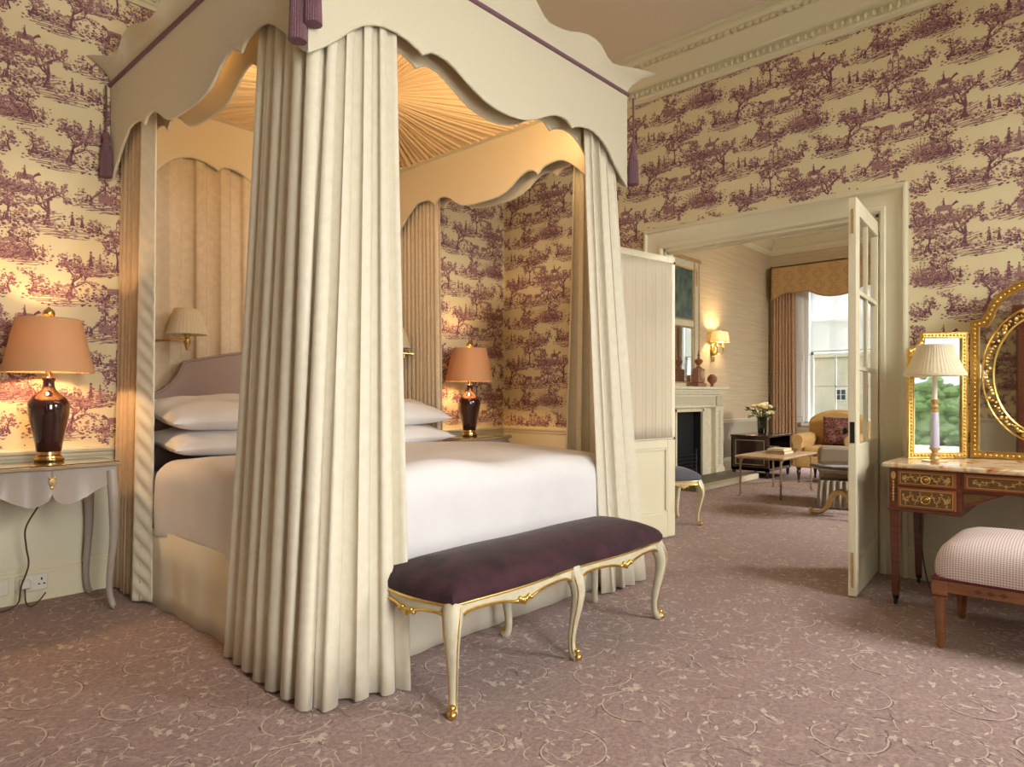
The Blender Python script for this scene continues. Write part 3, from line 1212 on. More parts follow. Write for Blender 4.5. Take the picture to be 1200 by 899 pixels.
# flared crest
for p0, p1, nr in [(s[0], s[1], s[2]) for s in SIDES]:
    (x0, y0), (x1, y1) = p0, p1
    P = side_pts(CREST)
    A, B = [], []
    for q in (0, .12, .28, .45, .62, .8, 1):
        ra, rb = [], []
        for f, h in P:
            e0, e1 = f, 1 - f
            if nr[0]:
                e1 = 9                              # no flare into the wall at the head
            fl = q ** 2.2 * (.045 + .085 * (math.exp(-(e0 / .06) ** 2) + math.exp(-(e1 / .06) ** 2)))
            x, y = lerp(x0, x1, f), lerp(y0, y1, f)
            ext = q ** 2.2 * .13
            if nr[1]:
                x += (-ext * math.exp(-(e0 / .05) ** 2) + ext * math.exp(-(e1 / .05) ** 2))
            else:
                y -= ext * math.exp(-(e0 / .05) ** 2)
            if nr[0] and f > .9:                    # the corner at the wall flares sideways only
                fl += q ** 2.2 * .085 * math.exp(-((1 - f) / .06) ** 2)
            x, y = x + nr[0] * fl, y + nr[1] * fl
            ra.append((x, y, ZT + h * q))
            rb.append((x - nr[0] * .014, y - nr[1] * .014, ZT + h * q))
        A.append(ra)
        B.append(rb)
    MB().slab(A, B).build('crest', LINEN, canopy, smooth=40)
c = MB().tube([(CX0 - .004, CY1, ZT), (CX0 - .004, CY0 - .004, ZT)], .012, 8).tube([(CX0 - .004, CY0 - .004, ZT), (CX1 + .004, CY0 - .004, ZT)], .012, 8)
c.tube([(CX1 + .004, CY0 - .004, ZT), (CX1 + .004, CY1, ZT)], .012, 8)
c.build('trim_cord', PLUM_TRIM, canopy, smooth=60)
# tester: radiating pleats with a flat border
tx0, tx1, ty0, ty1 = CX0 + IN + .015, CX1 - IN - .015, CY0 + IN + .015, CY1 - .075
bx0, bx1, by0, by1 = tx0 + .05, tx1 - .05, ty0 + .05, ty1 - .05
tcx, tcy = (tx0 + tx1) / 2, (ty0 + ty1) / 2
NP = 150
rows = []
for q in (.045, .14, .26, .42, .6, .8, 1.0):
    r = []
    for i in range(NP * 6):
        a = 2 * PI * (i + .5 * math.sin(i / 6 * 2.7)) / (NP * 6)
        dx, dy = math.cos(a), math.sin(a)
        e = min((bx1 - tcx) / abs(dx) if abs(dx) > 1e-6 else 9, (by1 - tcy) / abs(dy) if abs(dy) > 1e-6 else 9)
        am = .006 + .026 * min(1, q * 1.6)
        z = 2.990 - .85 * am * (-.55, .55, .95, 1.0, .9, .5)[i % 6] * (.75 + .25 * math.sin((i // 6) * 1.7)) + .02 * (1 - q)
        r.append((tcx + dx * e * q, tcy + dy * e * q, z))
    rows.append(r)
MB().grid(rows, wrap=True).build('pleated_tester', TESTER, canopy, smooth=0)
m = MB()
m.box(tx0, tx1, ty0, by0 + .004, 2.972, 2.99).box(tx0, tx1, by1 - .004, ty1, 2.972, 2.99).box(tx0, bx0 + .004, by0, by1, 2.972, 2.99).box(bx1 - .004, tx1, by0, by1, 2.972, 2.99)
m.build('tester_border', LINEN_IN, canopy, smooth=0)
MB().lathe([(0, -.03), (.04, -.026), (.055, -.012), (.058, .01)], tcx, tcy, 2.985, 20).build('rosette', TESTER, canopy)
MB().box(CX0 + .02, CX1 - .02, CY0 + .02, CY1, ZT + .005, ZT + .02).build('tester_board', LINEN_IN, canopy, smooth=0)


def tassel(x, y, ztop, zbot, r=.03):
    c = MB().tube([(x, y, ztop), (x + .004, y, lerp(ztop, zbot, .3)), (x, y, zbot + .26)], .006, 6)
    t = MB().lathe([(.0, .26), (.012, .262), (.02, .25), (.024, .235), (.014, .222), (.02, .21), (.016, .2), (r * .8, .185), (r, .15)], x, y, zbot, 20)
    t.lathe([(r * .96, .15), (r, .10), (r * 1.08, .03), (r * 1.12, 0)], x, y, zbot, 44, ripple=.0018, nr=22)
    o = t.build('tassel', PLUM_TRIM, canopy, smooth=50)
    c.build('tassel_cord', PLUM_TRIM, o, smooth=60)
    return o


tassel(CX0 - .035, 4.47, 3.0, 2.455)
tassel(CX1 + .03, CY0 - .025, 3.0, 2.462)
tassel(CX0 - .040, CY0 + .005, 3.0, 2.475, .029)
tassel(CX0 - .004, CY0 - .042, 3.0, 2.535, .029)


def curtain(name, label, top, bot, z0, z1, folds, amp, mat, seed, group=None, nz=14, hem=.02, phase=0.0, twist=.0):
    """hanging cloth: top/bottom plan paths (polylines), folds counted along the path"""
    rnd = random.Random(seed)
    n = folds * 12 + 1

    def samp(path):
        L_ = [0]
        for a, b in zip(path, path[1:]):
            L_.append(L_[-1] + math.hypot(b[0] - a[0], b[1] - a[1]))
        out = []
        for i in range(n):
            d = L_[-1] * i / (n - 1)
            k = 0
            while k < len(path) - 2 and d > L_[k + 1]:
                k += 1
            t = (d - L_[k]) / max(1e-6, L_[k + 1] - L_[k])
            out.append((lerp(path[k][0], path[k + 1][0], t), lerp(path[k][1], path[k + 1][1], t)))
        return out

    T, B_ = samp(top), samp(bot)
    ph = [rnd.uniform(-.35, .35) for _ in range(folds + 2)]
    am = [rnd.uniform(.65, 1.25) for _ in range(folds + 2)]
    wob = [rnd.uniform(-1, 1) for _ in range(folds + 2)]
    rows = []
    for k in range(nz + 1):
        q = k / nz                      # 0 top .. 1 bottom
        row = []
        for i in range(n):
            u = i / (n - 1)
            fpos = u * folds
            j = int(min(fpos, folds - 1))
            fr = fpos - j
            pj = lerp(ph[j], ph[j + 1], fr)
            aj = lerp(am[j], am[j + 1], fr)
            wj = lerp(wob[j], wob[j + 1], fr)
            x = lerp(T[i][0], B_[i][0], q ** 1.2)
            y = lerp(T[i][1], B_[i][1], q ** 1.2)
            i0, i1 = max(i - 5, 0), min(i + 5, n - 1)
            dx, dy = lerp(T[i1][0], B_[i1][0], q) - lerp(T[i0][0], B_[i0][0], q), lerp(T[i1][1], B_[i1][1], q) - lerp(T[i0][1], B_[i0][1], q)
            l = math.hypot(dx, dy) or 1
            nx, ny = dy / l, -dx / l
            w = math.sin(2 * PI * fpos + pj * 2 + phase + .25 * wj * math.sin(q * 5))
            w = math.copysign(abs(w) ** .75, w)
            a = amp * aj * (.55 + .45 * q) * (1 + .25 * wj * math.sin(3 * q + wj * 3))
            t2 = .35 * amp * math.sin(4 * PI * fpos + 1.3 + wj)
            zz = lerp(z1, z0, q)
            if q == 1:
                zz += hem * .3 * math.sin(fpos * 2.1 + seed)
            row.append((x + nx * (a * w) + dx / l * t2, y + ny * (a * w) + dy / l * t2, zz))
        rows.append(row)
    o = MB().grid(rows).build(name, mat, smooth=80, solid=.007)
    tag(o, label, 'curtain', group)
    return o


# foot corner curtain wrapping the near post, head curtains, back curtains, far foot curtain
GR = 'bed curtains hanging from the canopy'
curtain('bed_curtain', 'wide cream bed curtain gathered round the near foot corner of the canopy', [(1.405, 2.72), (1.40, 2.325), (1.775, 2.32)],
        [(1.345, 2.92), (1.305, 2.62), (1.295, 2.165), (1.645, 2.065)], .012, 2.97, 10, .033, CURT, 3, GR)
curtain('bed_curtain', 'cream bed curtain at the head of the canopy beside the grey side table', [(1.405, 4.46), (1.405, 4.02)],
        [(1.36, 4.46), (1.345, 4.02)], .012, 2.97, 7, .02, LINING, 5, GR)
o = MB()
rows = []
for k in range(161):                     # flat turned-back leading edge with slack diagonal creases
    z = lerp(2.9, .014, k / 160)
    q = k / 160
    row = []
    for i in range(17):
        u = i / 16
        x = lerp(1.375, 1.318, q) + u * .030 * q + lerp(.0, .035, u)
        y = lerp(4.06, 3.945, u) + .012 * (1 - q)
        b = .0055 * (.35 + q) * math.sin(62 * z + 6.5 * u + 1.2 * math.sin(5 * z)) * math.sin(PI * u) ** .6
        row.append((x - b, y - b * .6, z))
    rows.append(row)
o = o.grid(rows).build('bed_curtain', CURT, smooth=80, solid=.007)
tag(o, 'flat turned back leading edge of the head bed curtain with diagonal creases', 'curtain', GR)
curtain('bed_curtain', 'cream gathered curtain hung across the wall behind the headboard', [(1.48, 4.472), (3.43, 4.472)],
        [(1.48, 4.472), (3.43, 4.472)], .3, 2.97, 12, .033, LINING, 8, GR)
curtain('bed_curtain', 'narrow pleated cream curtain at the head of the bed by the far lamp', [(3.50, 4.46), (3.492, 3.97)],
        [(3.52, 4.46), (3.52, 3.95)], .012, 2.97, 10, .016, LINING, 9, GR)
curtain('bed_curtain', 'cream bed curtain at the far foot corner beside the open glazed door', [(3.478, 2.62), (3.478, 2.335), (3.20, 2.335)],
        [(3.50, 2.74), (3.60, 2.20), (3.20, 2.20)], .012, 2.97, 8, .030, CURT, 12, GR, phase=1.0)

# bed base, mattress, headboard
bed = thing('bed', 'double bed with cream skirted base and mauve shaped headboard inside the canopy', 'bed', (2.43, 3.3, 0))
rows = []
pth = [(1.385, 4.30), (1.385, 2.32), (3.475, 2.32), (3.475, 4.30)]
for z in (.004, .1, .25, .42):
    row = []
    for (ax, ay), (bx, by) in zip(pth, pth[1:]):
        N = 72
        for i in range(N):
            t = i / N
            dx, dy = bx - ax, by - ay
            l = math.hypot(dx, dy)
            nx, ny = dy / l, -dx / l
            w = .010 * (1 - z * 1.8) * math.sin(t * 41 + ax * 3) * math.sin(t * 13 + 1.0)
            e = min(t, 1 - t) * l
            w += -.012 * (1 if e < .03 else 0)
            row.append((lerp(ax, bx, t) - nx * w, lerp(ay, by, t) - ny * w, z))
    row.append((pth[-1][0], pth[-1][1], z))
    rows.append(row)
MB().grid(rows).build('bed_skirt', SKIRTFAB, bed, smooth=50, solid=.006)
MB().bbox(1.41, 3.45, 2.35, 4.34, .06, .43, .02).build('bed_base', SKIRTFAB, bed)
MB().bbox(1.40, 3.46, 2.33, 4.33, .432, .70, .05).build('mattress', SHEET, bed, bevel=.02)
hb = [(0, .95), (.03, 1.06), (.07, 1.13), (.11, 1.16), (.16, 1.185), (.21, 1.225), (.25, 1.28), (.275, 1.33), (.29, 1.362), (.33, 1.372), (.42, 1.39), (.55, 1.418), (.70, 1.442), (.85, 1.458), (1.03, 1.464)]
out = [(1.42 + a, b) for a, b in hb] + [(3.48 - a, b) for a, b in reversed(hb[:-1])]
poly = [(1.42, .45)] + out + [(3.48, .45)]
MB().prism(poly, 'y', 4.345, 4.425).build('headboard', HEADFAB, bed, smooth=30, bevel=.012)
MB().tube([(a, 4.347, b) for a, b in out], .008, 6).build('headboard_piping', HEADFAB, bed, smooth=60)

# duvet draped over the mattress
dx0, dx1, dy0, dyh, zt = 1.385, 3.475, 2.26, 3.90, .80
RD, DROP = .11, .40


def drape(s, half):
    """arc-length s from centre -> (offset, drop)"""
    a = abs(s)
    f = half - RD
    if a <= f:
        return s, 0.0
    a -= f
    q = RD * PI / 2
    if a < q:
        t = a / RD
        return math.copysign(f + RD * math.sin(t), s), RD * (1 - math.cos(t))
    return math.copysign(half, s), RD + (a - q)


def duvet_grid(inset):
    rows = []
    NX, NY = 84, 66
    hx = (dx1 - dx0) / 2
    cx = (dx0 + dx1) / 2
    rn = random.Random(4)
    wr_ = [(rn.uniform(2, 9), rn.uniform(2, 9), rn.uniform(0, 6), rn.uniform(.3, 1)) for _ in range(9)]
    sx = hx - RD + RD * PI / 2 + DROP - RD
    for j in range(NY + 1):
        # y arc from head (flat) to the foot drape
        ytot = (dyh - dy0) - RD + RD * PI / 2 + DROP - RD
        sy = ytot * j / NY
        flat = (dyh - dy0) - RD
        if sy <= flat:
            y, dyp = dyh - sy, 0
        else:
            a = sy - flat
            q = RD * PI / 2
            if a < q:
                y, dyp = dyh - flat - RD * math.sin(a / RD), RD * (1 - math.cos(a / RD))
            else:
                y, dyp = dy0, RD + a - q
        row = []
        for i in range(NX + 1):
            s_ = sx * (2 * i / NX - 1)
            x, dxp = drape(s_, hx)
            x += cx
            d = math.sqrt(dxp ** 2 + dyp ** 2)
            cor = min(dxp, dyp)
            puff = .035 * max(0, 1 - (x - cx) ** 2 / hx ** 2) + .012 * math.sin(3.1 * x + 1) * math.sin(3.6 * y)
            w = sum(b * math.sin(p * x + q * y + c) for p, q, c, b in wr_) * .0065
            zz = zt - min(d, DROP) + (puff + w) * (1 if d < .05 else .3)
            side = min(1, dxp / .2)
            fold = .012 * side * math.sin(9 * y + 2 * math.sin(3 * y)) + .010 * min(1, dyp / .2) * math.sin(8 * x + 1)
            sgn = 1 if x > cx else -1
            xx = x + sgn * (fold if dxp > dyp else 0) - sgn * cor * .25
            yy = y + (fold * -1 if dyp >= dxp and dyp > 0 else 0) + cor * .25
            k = inset
            xx = cx + (xx - cx) * (1 - k * .5)
            row.append((xx, yy + k * (.5 if dyp > 0 else 0), zz - k))
        rows.append(row)
    return rows


dv = MB().slab(duvet_grid(0), duvet_grid(.03)).build('duvet', SHEET, smooth=80)
tag(dv, 'smooth white cotton duvet spread over the bed and hanging down its sides', 'duvet')


def pillow(label, cx, cy, cz, w, d, t, rx=0.0, rz=0.0, seed=1):
    rn = random.Random(seed)
    N = 22
    rows, rows2 = [], []
    a1, a2 = rn.uniform(0, 6), rn.uniform(0, 6)
    for j in range(N + 1):
        v = 2 * j / N - 1
        r, r2 = [], []
        for i in range(N + 1):
            u = 2 * i / N - 1
            x = w / 2 * u * (1 - .05 * (1 - v * v) * abs(u) ** 3) 
            y = d / 2 * v * (1 - .07 * (1 - u * u) * abs(v) ** 3)
            e = max(0, (1 - abs(u) ** 2.6) * (1 - abs(v) ** 2.6)) ** .5
            wv = .008 * math.sin(7 * u + a1 + 3 * v) * e + .006 * math.sin(9 * v + a2)* e
            r.append((x, y, t / 2 * e + wv + .004))
            r2.append((x, y, -t / 2 * e * .85 + wv * .3 - .004))
        rows.append(r)
        rows2.append(r2)
    m = MB().slab(rows, rows2)
    mat = Matrix.Translation((cx, cy, cz)) @ Matrix.Rotation(rz, 4, 'Z') @ Matrix.Rotation(rx, 4, 'X')
    o = m.xform(mat).build('pillow', SHEET, smooth=80)
    return tag(o, label, 'pillow', 'pillows stacked at the head of the bed')


pillow('lower white pillow of the stack on the lamp table side of the bed', 1.83, 4.00, .885, .82, .56, .17, .10, .0, 1)
pillow('upper white pillow of the near stack, under the left reading lamp', 1.82, 4.03, 1.045, .82, .56, .19, .16, .03, 2)
pillow('lower white pillow of the stack on the far side of the bed', 3.03, 4.00, .875, .82, .56, .16, .10, .0, 3)
pillow('upper white pillow of the far stack, below the right reading lamp', 3.03, 4.03, 1.03, .82, .56, .19, .16, -.02, 4)


# swing-arm reading lamps on the wall at the bed head
def reading_lamp(label, plate, mid, lamp, zl):
    t = thing('wall_lamp', label, 'lamp', (plate[0], 4.46, zl), 'brass reading lamps at the bed head')
    x0, y0 = plate
    MB().lathe([(.0, -.05), (.026, -.045), (.03, 0), (.026, .045), (0, .05)], x0, 4.43, zl, 14, sy=.5).build('wall_plate', BRASS, t)
    m = MB().tube([(x0, 4.44, zl), (x0, y0, zl)], .009, 8).tube([(x0, y0, zl), (mid[0], mid[1], zl + .005), (lamp[0], lamp[1], zl + .01)], .0075, 8)
    m.lathe([(0, -.03), (.014, -.026), (.017, 0), (.014, .026), (0, .03)], x0, y0, zl, 12)
    m.build('swing_arm', BRASS, t)
    x, y = lamp
    MB().lathe([(0, -.055), (.007, -.05), (.012, -.03), (.02, -.012), (.02, .015), (.012, .022), (.018, .03), (.018, .07), (0, .075)], x, y, zl, 14).build('lamp_holder', BRASS, t)
    MB().lathe_open([(.118, .045), (.108, .085), (.088, .15), (.072, .205)], x, y, zl, 96, .0022, 32).build('lamp_shade', SHADE_LIT, t, smooth=80)
    b = MB().ball(x, y, zl + .105, .022, n=10, m=8).build('bulb', PLASTIC, t)
    return t


reading_lamp('brass swing arm reading lamp with pleated ivory shade left of the headboard centre', (1.52, 4.36), (1.60, 4.27), (1.705, 4.29), 1.485)
reading_lamp('brass swing arm reading lamp with pleated ivory shade right of the headboard centre', (3.46, 4.36), (3.46, 4.24), (3.32, 4.29), 1.485)
# added warm fill lights without fixtures, hidden inside the valance to brighten the tester
area('canopy_fill_light', (2.445, 2.42, 2.72), (2.445, 3.6, 3.0), 1.7, .05, 11, (1.0, .70, .38))
area('canopy_fill_light', (1.49, 3.3, 2.72), (2.6, 3.35, 3.0), .05, 1.5, 11, (1.0, .70, .38))


# ------------------------------------------------------------------ carved benches
def cabriole(m, x, y, h, dx, dy, r=.033, knee=.035, foot=.030):
    """S-curved leg: top at (x, y, h), knee pushed out along (dx, dy), scrolled foot"""
    prof = [(0.00, h, 1.15), (.55, h * .90, 1.15), (.95, h * .78, 1.0), (.80, h * .62, .80), (.30, h * .42, .64), (-.02, h * .24, .52), (.02, h * .12, .50), (.35, h * .05, .58), (.75, .014, .62)]
    pts = smoothtab([(x + dx * knee * a, y + dy * knee * a, z) for a, z, _ in prof], 3)
    rr = [interp([(i, p[2]) for i, p in enumerate(prof)], k / 3) * r for k in range(len(pts))]
    m.tube(pts, rr, 10)
    return pts, rr


def gilt_edge(pts, rr, dx, dy, side):
    """thin gilt line along one arris of the leg"""
    nx, ny = -dy * side, dx * side
    return [(p[0] + nx * r * .75 + dx * r * .6, p[1] + ny * r * .75 + dy * r * .6, p[2]) for p, r in zip(pts, rr)]


def bench(name, label, L, W, H, mids, velvet, mat4, ccush=.10):
    """built along x in local space, then placed with mat4; feet at the four corners (+ middle legs)"""
    org = tuple(mat4 @ Vector((0, 0, 0)))
    t = thing(name, label, 'bench' if mids else 'stool', org)
    hx, hy = L / 2, W / 2
    N = 14 if mids else 8

    def outline(k, n=20, off=0.0):
        """serpentine plan: each bay bows out"""
        P = []
        bays = mids + 1
        for i in range(n * bays):
            u = i / (n * bays)
            P.append((-hx + L * u, -hy - .018 * math.sin(PI * ((u * bays) % 1)) ** 2 - off))
        for i in range(n):
            u = i / n
            P.append((hx + .03 * math.sin(PI * u) + off, -hy + W * u))
        for i in range(n * bays):
            u = i / (n * bays)
            P.append((hx - L * u, hy + .018 * math.sin(PI * ((u * bays) % 1)) ** 2 + off))
        for i in range(n):
            u = i / n
            P.append((-hx - .03 * math.sin(PI * u) - off, hy - W * u))
        return P

    O = outline(0)
    # cushion
    rows = []
    for d, z in ((0, H), (-.007, H + .015), (-.006, H + .035), (.006, H + .058), (.026, H + .078), (.052, H + .093), (.085, H + .105), (.125, H + .113), (.17, H + .118), (hy - .004, H + .120)):
        row = []
        for x, y in O:
            k = min(1, d / hy) if d > 0 else d / hy
            yy = y * (1 - k)
            xx = x - math.copysign(1, x) * (d * max(0, 1 - abs(y) / hy * .0)) * min(1, abs(x) / (hx * .6)) ** 3
            ex = max(0, (abs(xx) - (hx - .16)) / .16)
            row.append((xx, yy * (1 - .10 * ex * ex * max(0, d) / hy), z - .014 * ex * ex * min(1, max(d, 0) / .05)))
        rows.append(row)
    m = MB().grid(rows, wrap=True)
    m.f.append(tuple(range(len(O) - 1, -1, -1)))
    m.mi.append(0)
    m.f.append(tuple(range(len(rows) * len(O) - len(O), len(rows) * len(O))))
    m.mi.append(0)
    m.xform(mat4).build('seat_cushion', velvet, t, smooth=60)
    # frame: shaped apron all round
    n = len(O)
    A, B = [], []
    seg = n // (2 * (mids + 1) + 2)
    low = []
    for i in range(n):
        fr = (i % seg) / seg
        e = min(fr, 1 - fr)
        z = H - .030 - .030 * math.exp(-(e / .07) ** 2) - .024 * math.exp(-((fr - .5) / .13) ** 2) - .010 * math.exp(-((fr - .5) / .04) ** 2)
        low.append(z)
    ap = [[], [], []]
    inn = [[], [], []]
    for i in list(range(n)) + [0]:
        x, y = O[i]
        for r, z in enumerate((low[i], (low[i] + H) / 2, H + .004)):
            ap[r].append((x * 1.004, y * 1.004, z))
            k = 1 - .022 / max(hx, .2)
            inn[r].append((x * k, y * (1 - .022 / hy), z))
    fr = MB().slab(ap, inn).xform(mat4).build('seat_frame', BONE, t, smooth=40)
    g = MB()
    g.tube([(x * 1.006, y * 1.006, H + .002) for x, y in O], .0055, 6, closed=True)
    g.tube([(x * 1.008, y * 1.012, z + .003) for (x, y), z in zip(O, low)], .0062, 6, closed=True)
    g.xform(mat4).build('gilt_moulding', GILT, fr, smooth=60)
    c = MB()
    rn = random.Random(2)
    for s in range(2 * (mids + 1) + 2):           # carved shells at the middle of each bay, scrolls near the legs
        i = s * seg + seg // 2
        x, y = O[i]
        a, b = O[(i + 1) % n], O[i - 1]
        tx, ty = a[0] - b[0], a[1] - b[1]
        l = math.hypot(tx, ty)
        tx, ty = tx / l, ty / l
        for d in (-2, -1, 0, 1, 2):
            c.ball(x * 1.012 + tx * d * .013, y * 1.03 + ty * d * .013, H - .052 + .006 * abs(d), .010, .010, .012 + .004 * (d == 0), 7, 5)
        for d in (-1, 1):
            c.ball(x * 1.012 + tx * d * .042, y * 1.03 + ty * d * .042, H - .046, .012, .008, .009, 7, 5)
    stuff(c.xform(mat4).build('carved_shells', GILT, fr, smooth=60))
    spots = [(-hx, -hy, -.75, -.65), (hx, -hy, .75, -.65), (-hx, hy, -.75, .65), (hx, hy, .75, .65)]
    for k in range(mids):
        x = -hx + L * (k + 1) / (mids + 1)
        spots += [(x, -hy, 0, -1), (x, hy, 0, 1)]
    for x, y, dx, dy in spots:
        m = MB()
        ix, iy = x - math.copysign(.022, x) * (abs(x) > .3 * hx), y - math.copysign(.022, y)
        pts, rr = cabriole(m, ix, iy, H - .004, dx, dy)
        lg = m.xform(mat4).build('leg', BONE, t, smooth=60)
        g = MB()
        for sd in (-1, 1):
            e = gilt_edge(pts, rr, dx, dy, sd)
            g.tube(e, .0032, 5)
        f = pts[-1]
        g.ball(f[0] + dx * .006, f[1] + dy * .006, .016, .019, .019, .0155, 8, 6)
        g.ball(f[0] + dx * .004, f[1] + dy * .004, .040, .014, .014, .012, 7, 5)
        g.xform(mat4).build('gilt_foot', GILT, lg, smooth=60)
    return t


bench('velvet_bench', 'long aubergine velvet bench with cream and gilt cabriole legs at the foot of the bed', 1.45, .42, .40, 1, VELVET, Matrix.Translation((2.335, 1.965, 0)))
ang = math.atan2(3.13 - 2.741, 5.788 - 5.517)
A_ = Vector((5.517, 2.741, 0))
mt = Matrix.Translation((A_ + Vector((math.cos(ang) * .235 - math.sin(ang) * .20, math.sin(ang) * .235 + math.cos(ang) * .20, 0)))) @ Matrix.Rotation(ang, 4, 'Z')
bench('velvet_stool', 'slate grey velvet stool with cream cabriole legs behind the open left door', .44, .37, .395, 0, BLUEVEL, mt)


# ------------------------------------------------------------------ bedside tables and lamps
def side_table(name, label, cx, yf, yb, hw, H):
    t = thing(name, label, 'table', (cx, (yf + yb) / 2, 0), 'grey lacquered bedside tables')
    N = 60

    def bow(u):                                   # plan of the serpentine front, u in [-1, 1]
        return -.030 * (math.cos(u * PI * .5) ** 2) - .018 * math.cos(u * 3 * PI) * (1 - abs(u) ** 3) * .6

    top, edge = MB(), []
    for i in range(N + 1):
        u = 2 * i / N - 1
        edge.append((cx + u * (hw + .02), yf - .02 + bow(u)))
    poly = edge + [(cx + hw + .02, yb), (cx - hw - .02, yb)]
    MB().prism(poly, 'z', H - .024, H - .005).build('table_top', OLDTOP, t, smooth=30, bevel=.004)
    sc = [(cx + (x - cx) * .985, y + .006) for x, y in poly]
    MB().prism(sc, 'z', H - .005, H).build('glass_top', DARKTOP, t, smooth=30)
    rows, rows2 = [[], [], [], []], [[], [], [], []]
    for i in range(N + 1):
        u = 2 * i / N - 1
        a = abs(u)
        low = H - .024 - (.140 + .045 * math.exp(-((a - .27) / .24) ** 2) - .030 * math.exp(-(a / .03) ** 2) - .055 * max(0, (a - .55) / .45) ** 1.0)
        for r, q in enumerate((0, .35, .7, 1)):
            z = lerp(low, H - .024, q)
            y = yf + bow(u) + .004 * math.sin(q * PI)
            rows[r].append((cx + u * hw, y, z))
            rows2[r].append((cx + u * hw, y + .02, z))
    MB().slab(rows, rows2).build('front_apron', GREYPAINT, t, smooth=60)
    for sd in (-1, 1):
        P = []
        for i in range(21):
            q = i / 20
            P.append((lerp(yf + .02, yb, q), H - .024 - .10 - .06 * (abs(2 * q - 1) ** 4)))
        poly = [(yf + .02, H - .024)] + P + [(yb, H - .024)]
        x = cx + sd * hw
        MB().prism(poly, 'x', x - .01, x + .01).build('side_apron', GREYPAINT, t, smooth=30)
    for sx in (-1, 1):
        for y, dy in ((yf + .01, -1), (yb - .03, 1)):
            m = MB()
            h = H - .05
            prof = [(0, h, 1.0), (.20, h * .85, 1.0), (.30, h * .72, .92), (.30, h * .52, .78), (-.1, h * .30, .66), (-.25, h * .15, .58), (.1, h * .04, .60), (.5, .012, .62)]
            dyy = dy if dy < 0 else .15
            pts = smoothtab([(cx + sx * (hw - .018) + sx * .03 * a, y + dyy * .03 * a, z) for a, z, _ in prof], 3)
            m.tube(pts, [interp([(i, p[2]) for i, p in enumerate(prof)], k / 3) * .027 for k in range(len(pts))], 10)
            m.build('leg', GREYPAINT, t, smooth=60)
    m = MB()
    y = yf + bow(0) - .003
    m.ball(cx, y, H - .085, .017, .004, .022, 10, 6).ball(cx, y - .003, H - .085, .007, .005, .011, 8, 5).ball(cx, y, H - .112, .008, .004, .010, 8, 5).ball(cx - .01, y, H - .064, .008, .003, .007, 6, 4).ball(cx + .01, y, H - .064, .008, .003, .007, 6, 4)
    m.tube([(cx, y, H - .06), (cx, y + .001, H - .03)], .002, 5)
    m.build('escutcheon', OLDGILT, t)
    return t


OLDTOP = M('top_edge_paint', S(150, 132, 104), 0.4)
side_table('bedside_table', 'grey lacquered serpentine bedside table against the left wall with a cable below', .924, 4.02, 4.475, .30, .80)
side_table('bedside_table', 'grey lacquered bedside table on the far side of the bed under the smaller looking lamp', 4.06, 4.02, 4.475, .30, .80)


def table_lamp(label, x, y, z):
    t = thing('table_lamp', label, 'lamp', (x, y, z), 'oxblood table lamps with peach shades')
    MB().lathe([(.0, 0), (.066, 0), (.070, .006), (.070, .016), (.062, .020), (.060, .030), (.048, .034), (0, .034)], x, y, z, 28).build('lamp_base', BRASS, t)
    MB().lathe([(.036, .032), (.052, .045), (.058, .06), (.066, .11), (.079, .18), (.092, .245), (.0975, .285), (.095, .31), (.082, .338), (.055, .362), (.034, .382), (.027, .40), (.026, .43), (.031, .438), (.031, .446), (.026, .452), (0, .452)], x, y, z, 36).build('lamp_body', OXBLOOD, t, smooth=60)
    MB().lathe([(.046, .030), (.056, .036), (.056, .052), (.046, .056)], x, y, z, 28).build('collar', BRASS, t)
    MB().lathe([(.014, .452), (.014, .50), (.006, .505), (.006, .73), (0, .73)], x, y, z, 12).build('lamp_stem', BRASS, t)
    sh = MB().lathe_open([(.212, .475), (.209, .487), (.150, .755), (.146, .762)], x, y, z, 48).build('lamp_shade', SHADE, t, smooth=80)
    m = MB()
    for k in range(3):
        a = k * 2.094
        m.tube([(x, y, z + .73), (x + .148 * math.cos(a), y + .148 * math.sin(a), z + .752)], .0025, 5)
    m.build('shade_ring', BRASS, sh)
    MB().lathe([(0, .73), (.010, .735), (.012, .75), (.008, .757), (.012, .762), (.024, .775), (.029, .79), (.024, .807), (.010, .818), (.004, .826), (0, .828)], x, y, z, 18).build('finial', BRASS, t, smooth=60)
    MB().ball(x + .04, y, z + .60, .026, n=10, m=8).build('bulb', BULB, t)
    l = point('lamp_light', (x - .04, y - .02, z + .61), 17, (1.0, .60, .27), .035)
    return t


table_lamp('large oxblood vase table lamp with peach shade on the table by the left wall', .972, 4.25, .80)
table_lamp('oxblood vase table lamp with glowing peach shade beyond the far side of the bed', 4.05, 4.20, .80)

# sockets on the left baseboard, lamp flex
t = thing('wall_socket', 'cream double wall socket on the baseboard under the left bedside table', 'socket', (.93, YB - .03, .11))
MB().bbox(.868, 1.02, YB - .042, YB - .028, .062, .152, .004).build('faceplate', PLASTIC, t)
m = MB()
for cx in (.99,):
    m.box(cx - .004, cx + .004, YB - .0435, YB - .0418, .118, .132)
    m.box(cx - .017, cx - .007, YB - .0435, YB - .0418, .094, .101)
    m.box(cx + .007, cx + .017, YB - .0435, YB - .0418, .094, .101)
m.build('socket_holes', BLACK, t, smooth=0)
MB().bbox(.945, .962, YB - .048, YB - .041, .125, .146, .002).build('rocker_switch', PLASTIC, t)
t = thing('plug', 'white plug with trailing brown flex pushed into the left socket', 'plug', (.905, YB - .06, .11))
MB().bbox(.885, .935, YB - .082, YB - .043, .085, .140, .008).build('plug_body', PLASTIC, t)
t = thing('wall_switch', 'square cream switch plate low on the left baseboard at the picture edge', 'switch', (.80, YB - .03, .11))
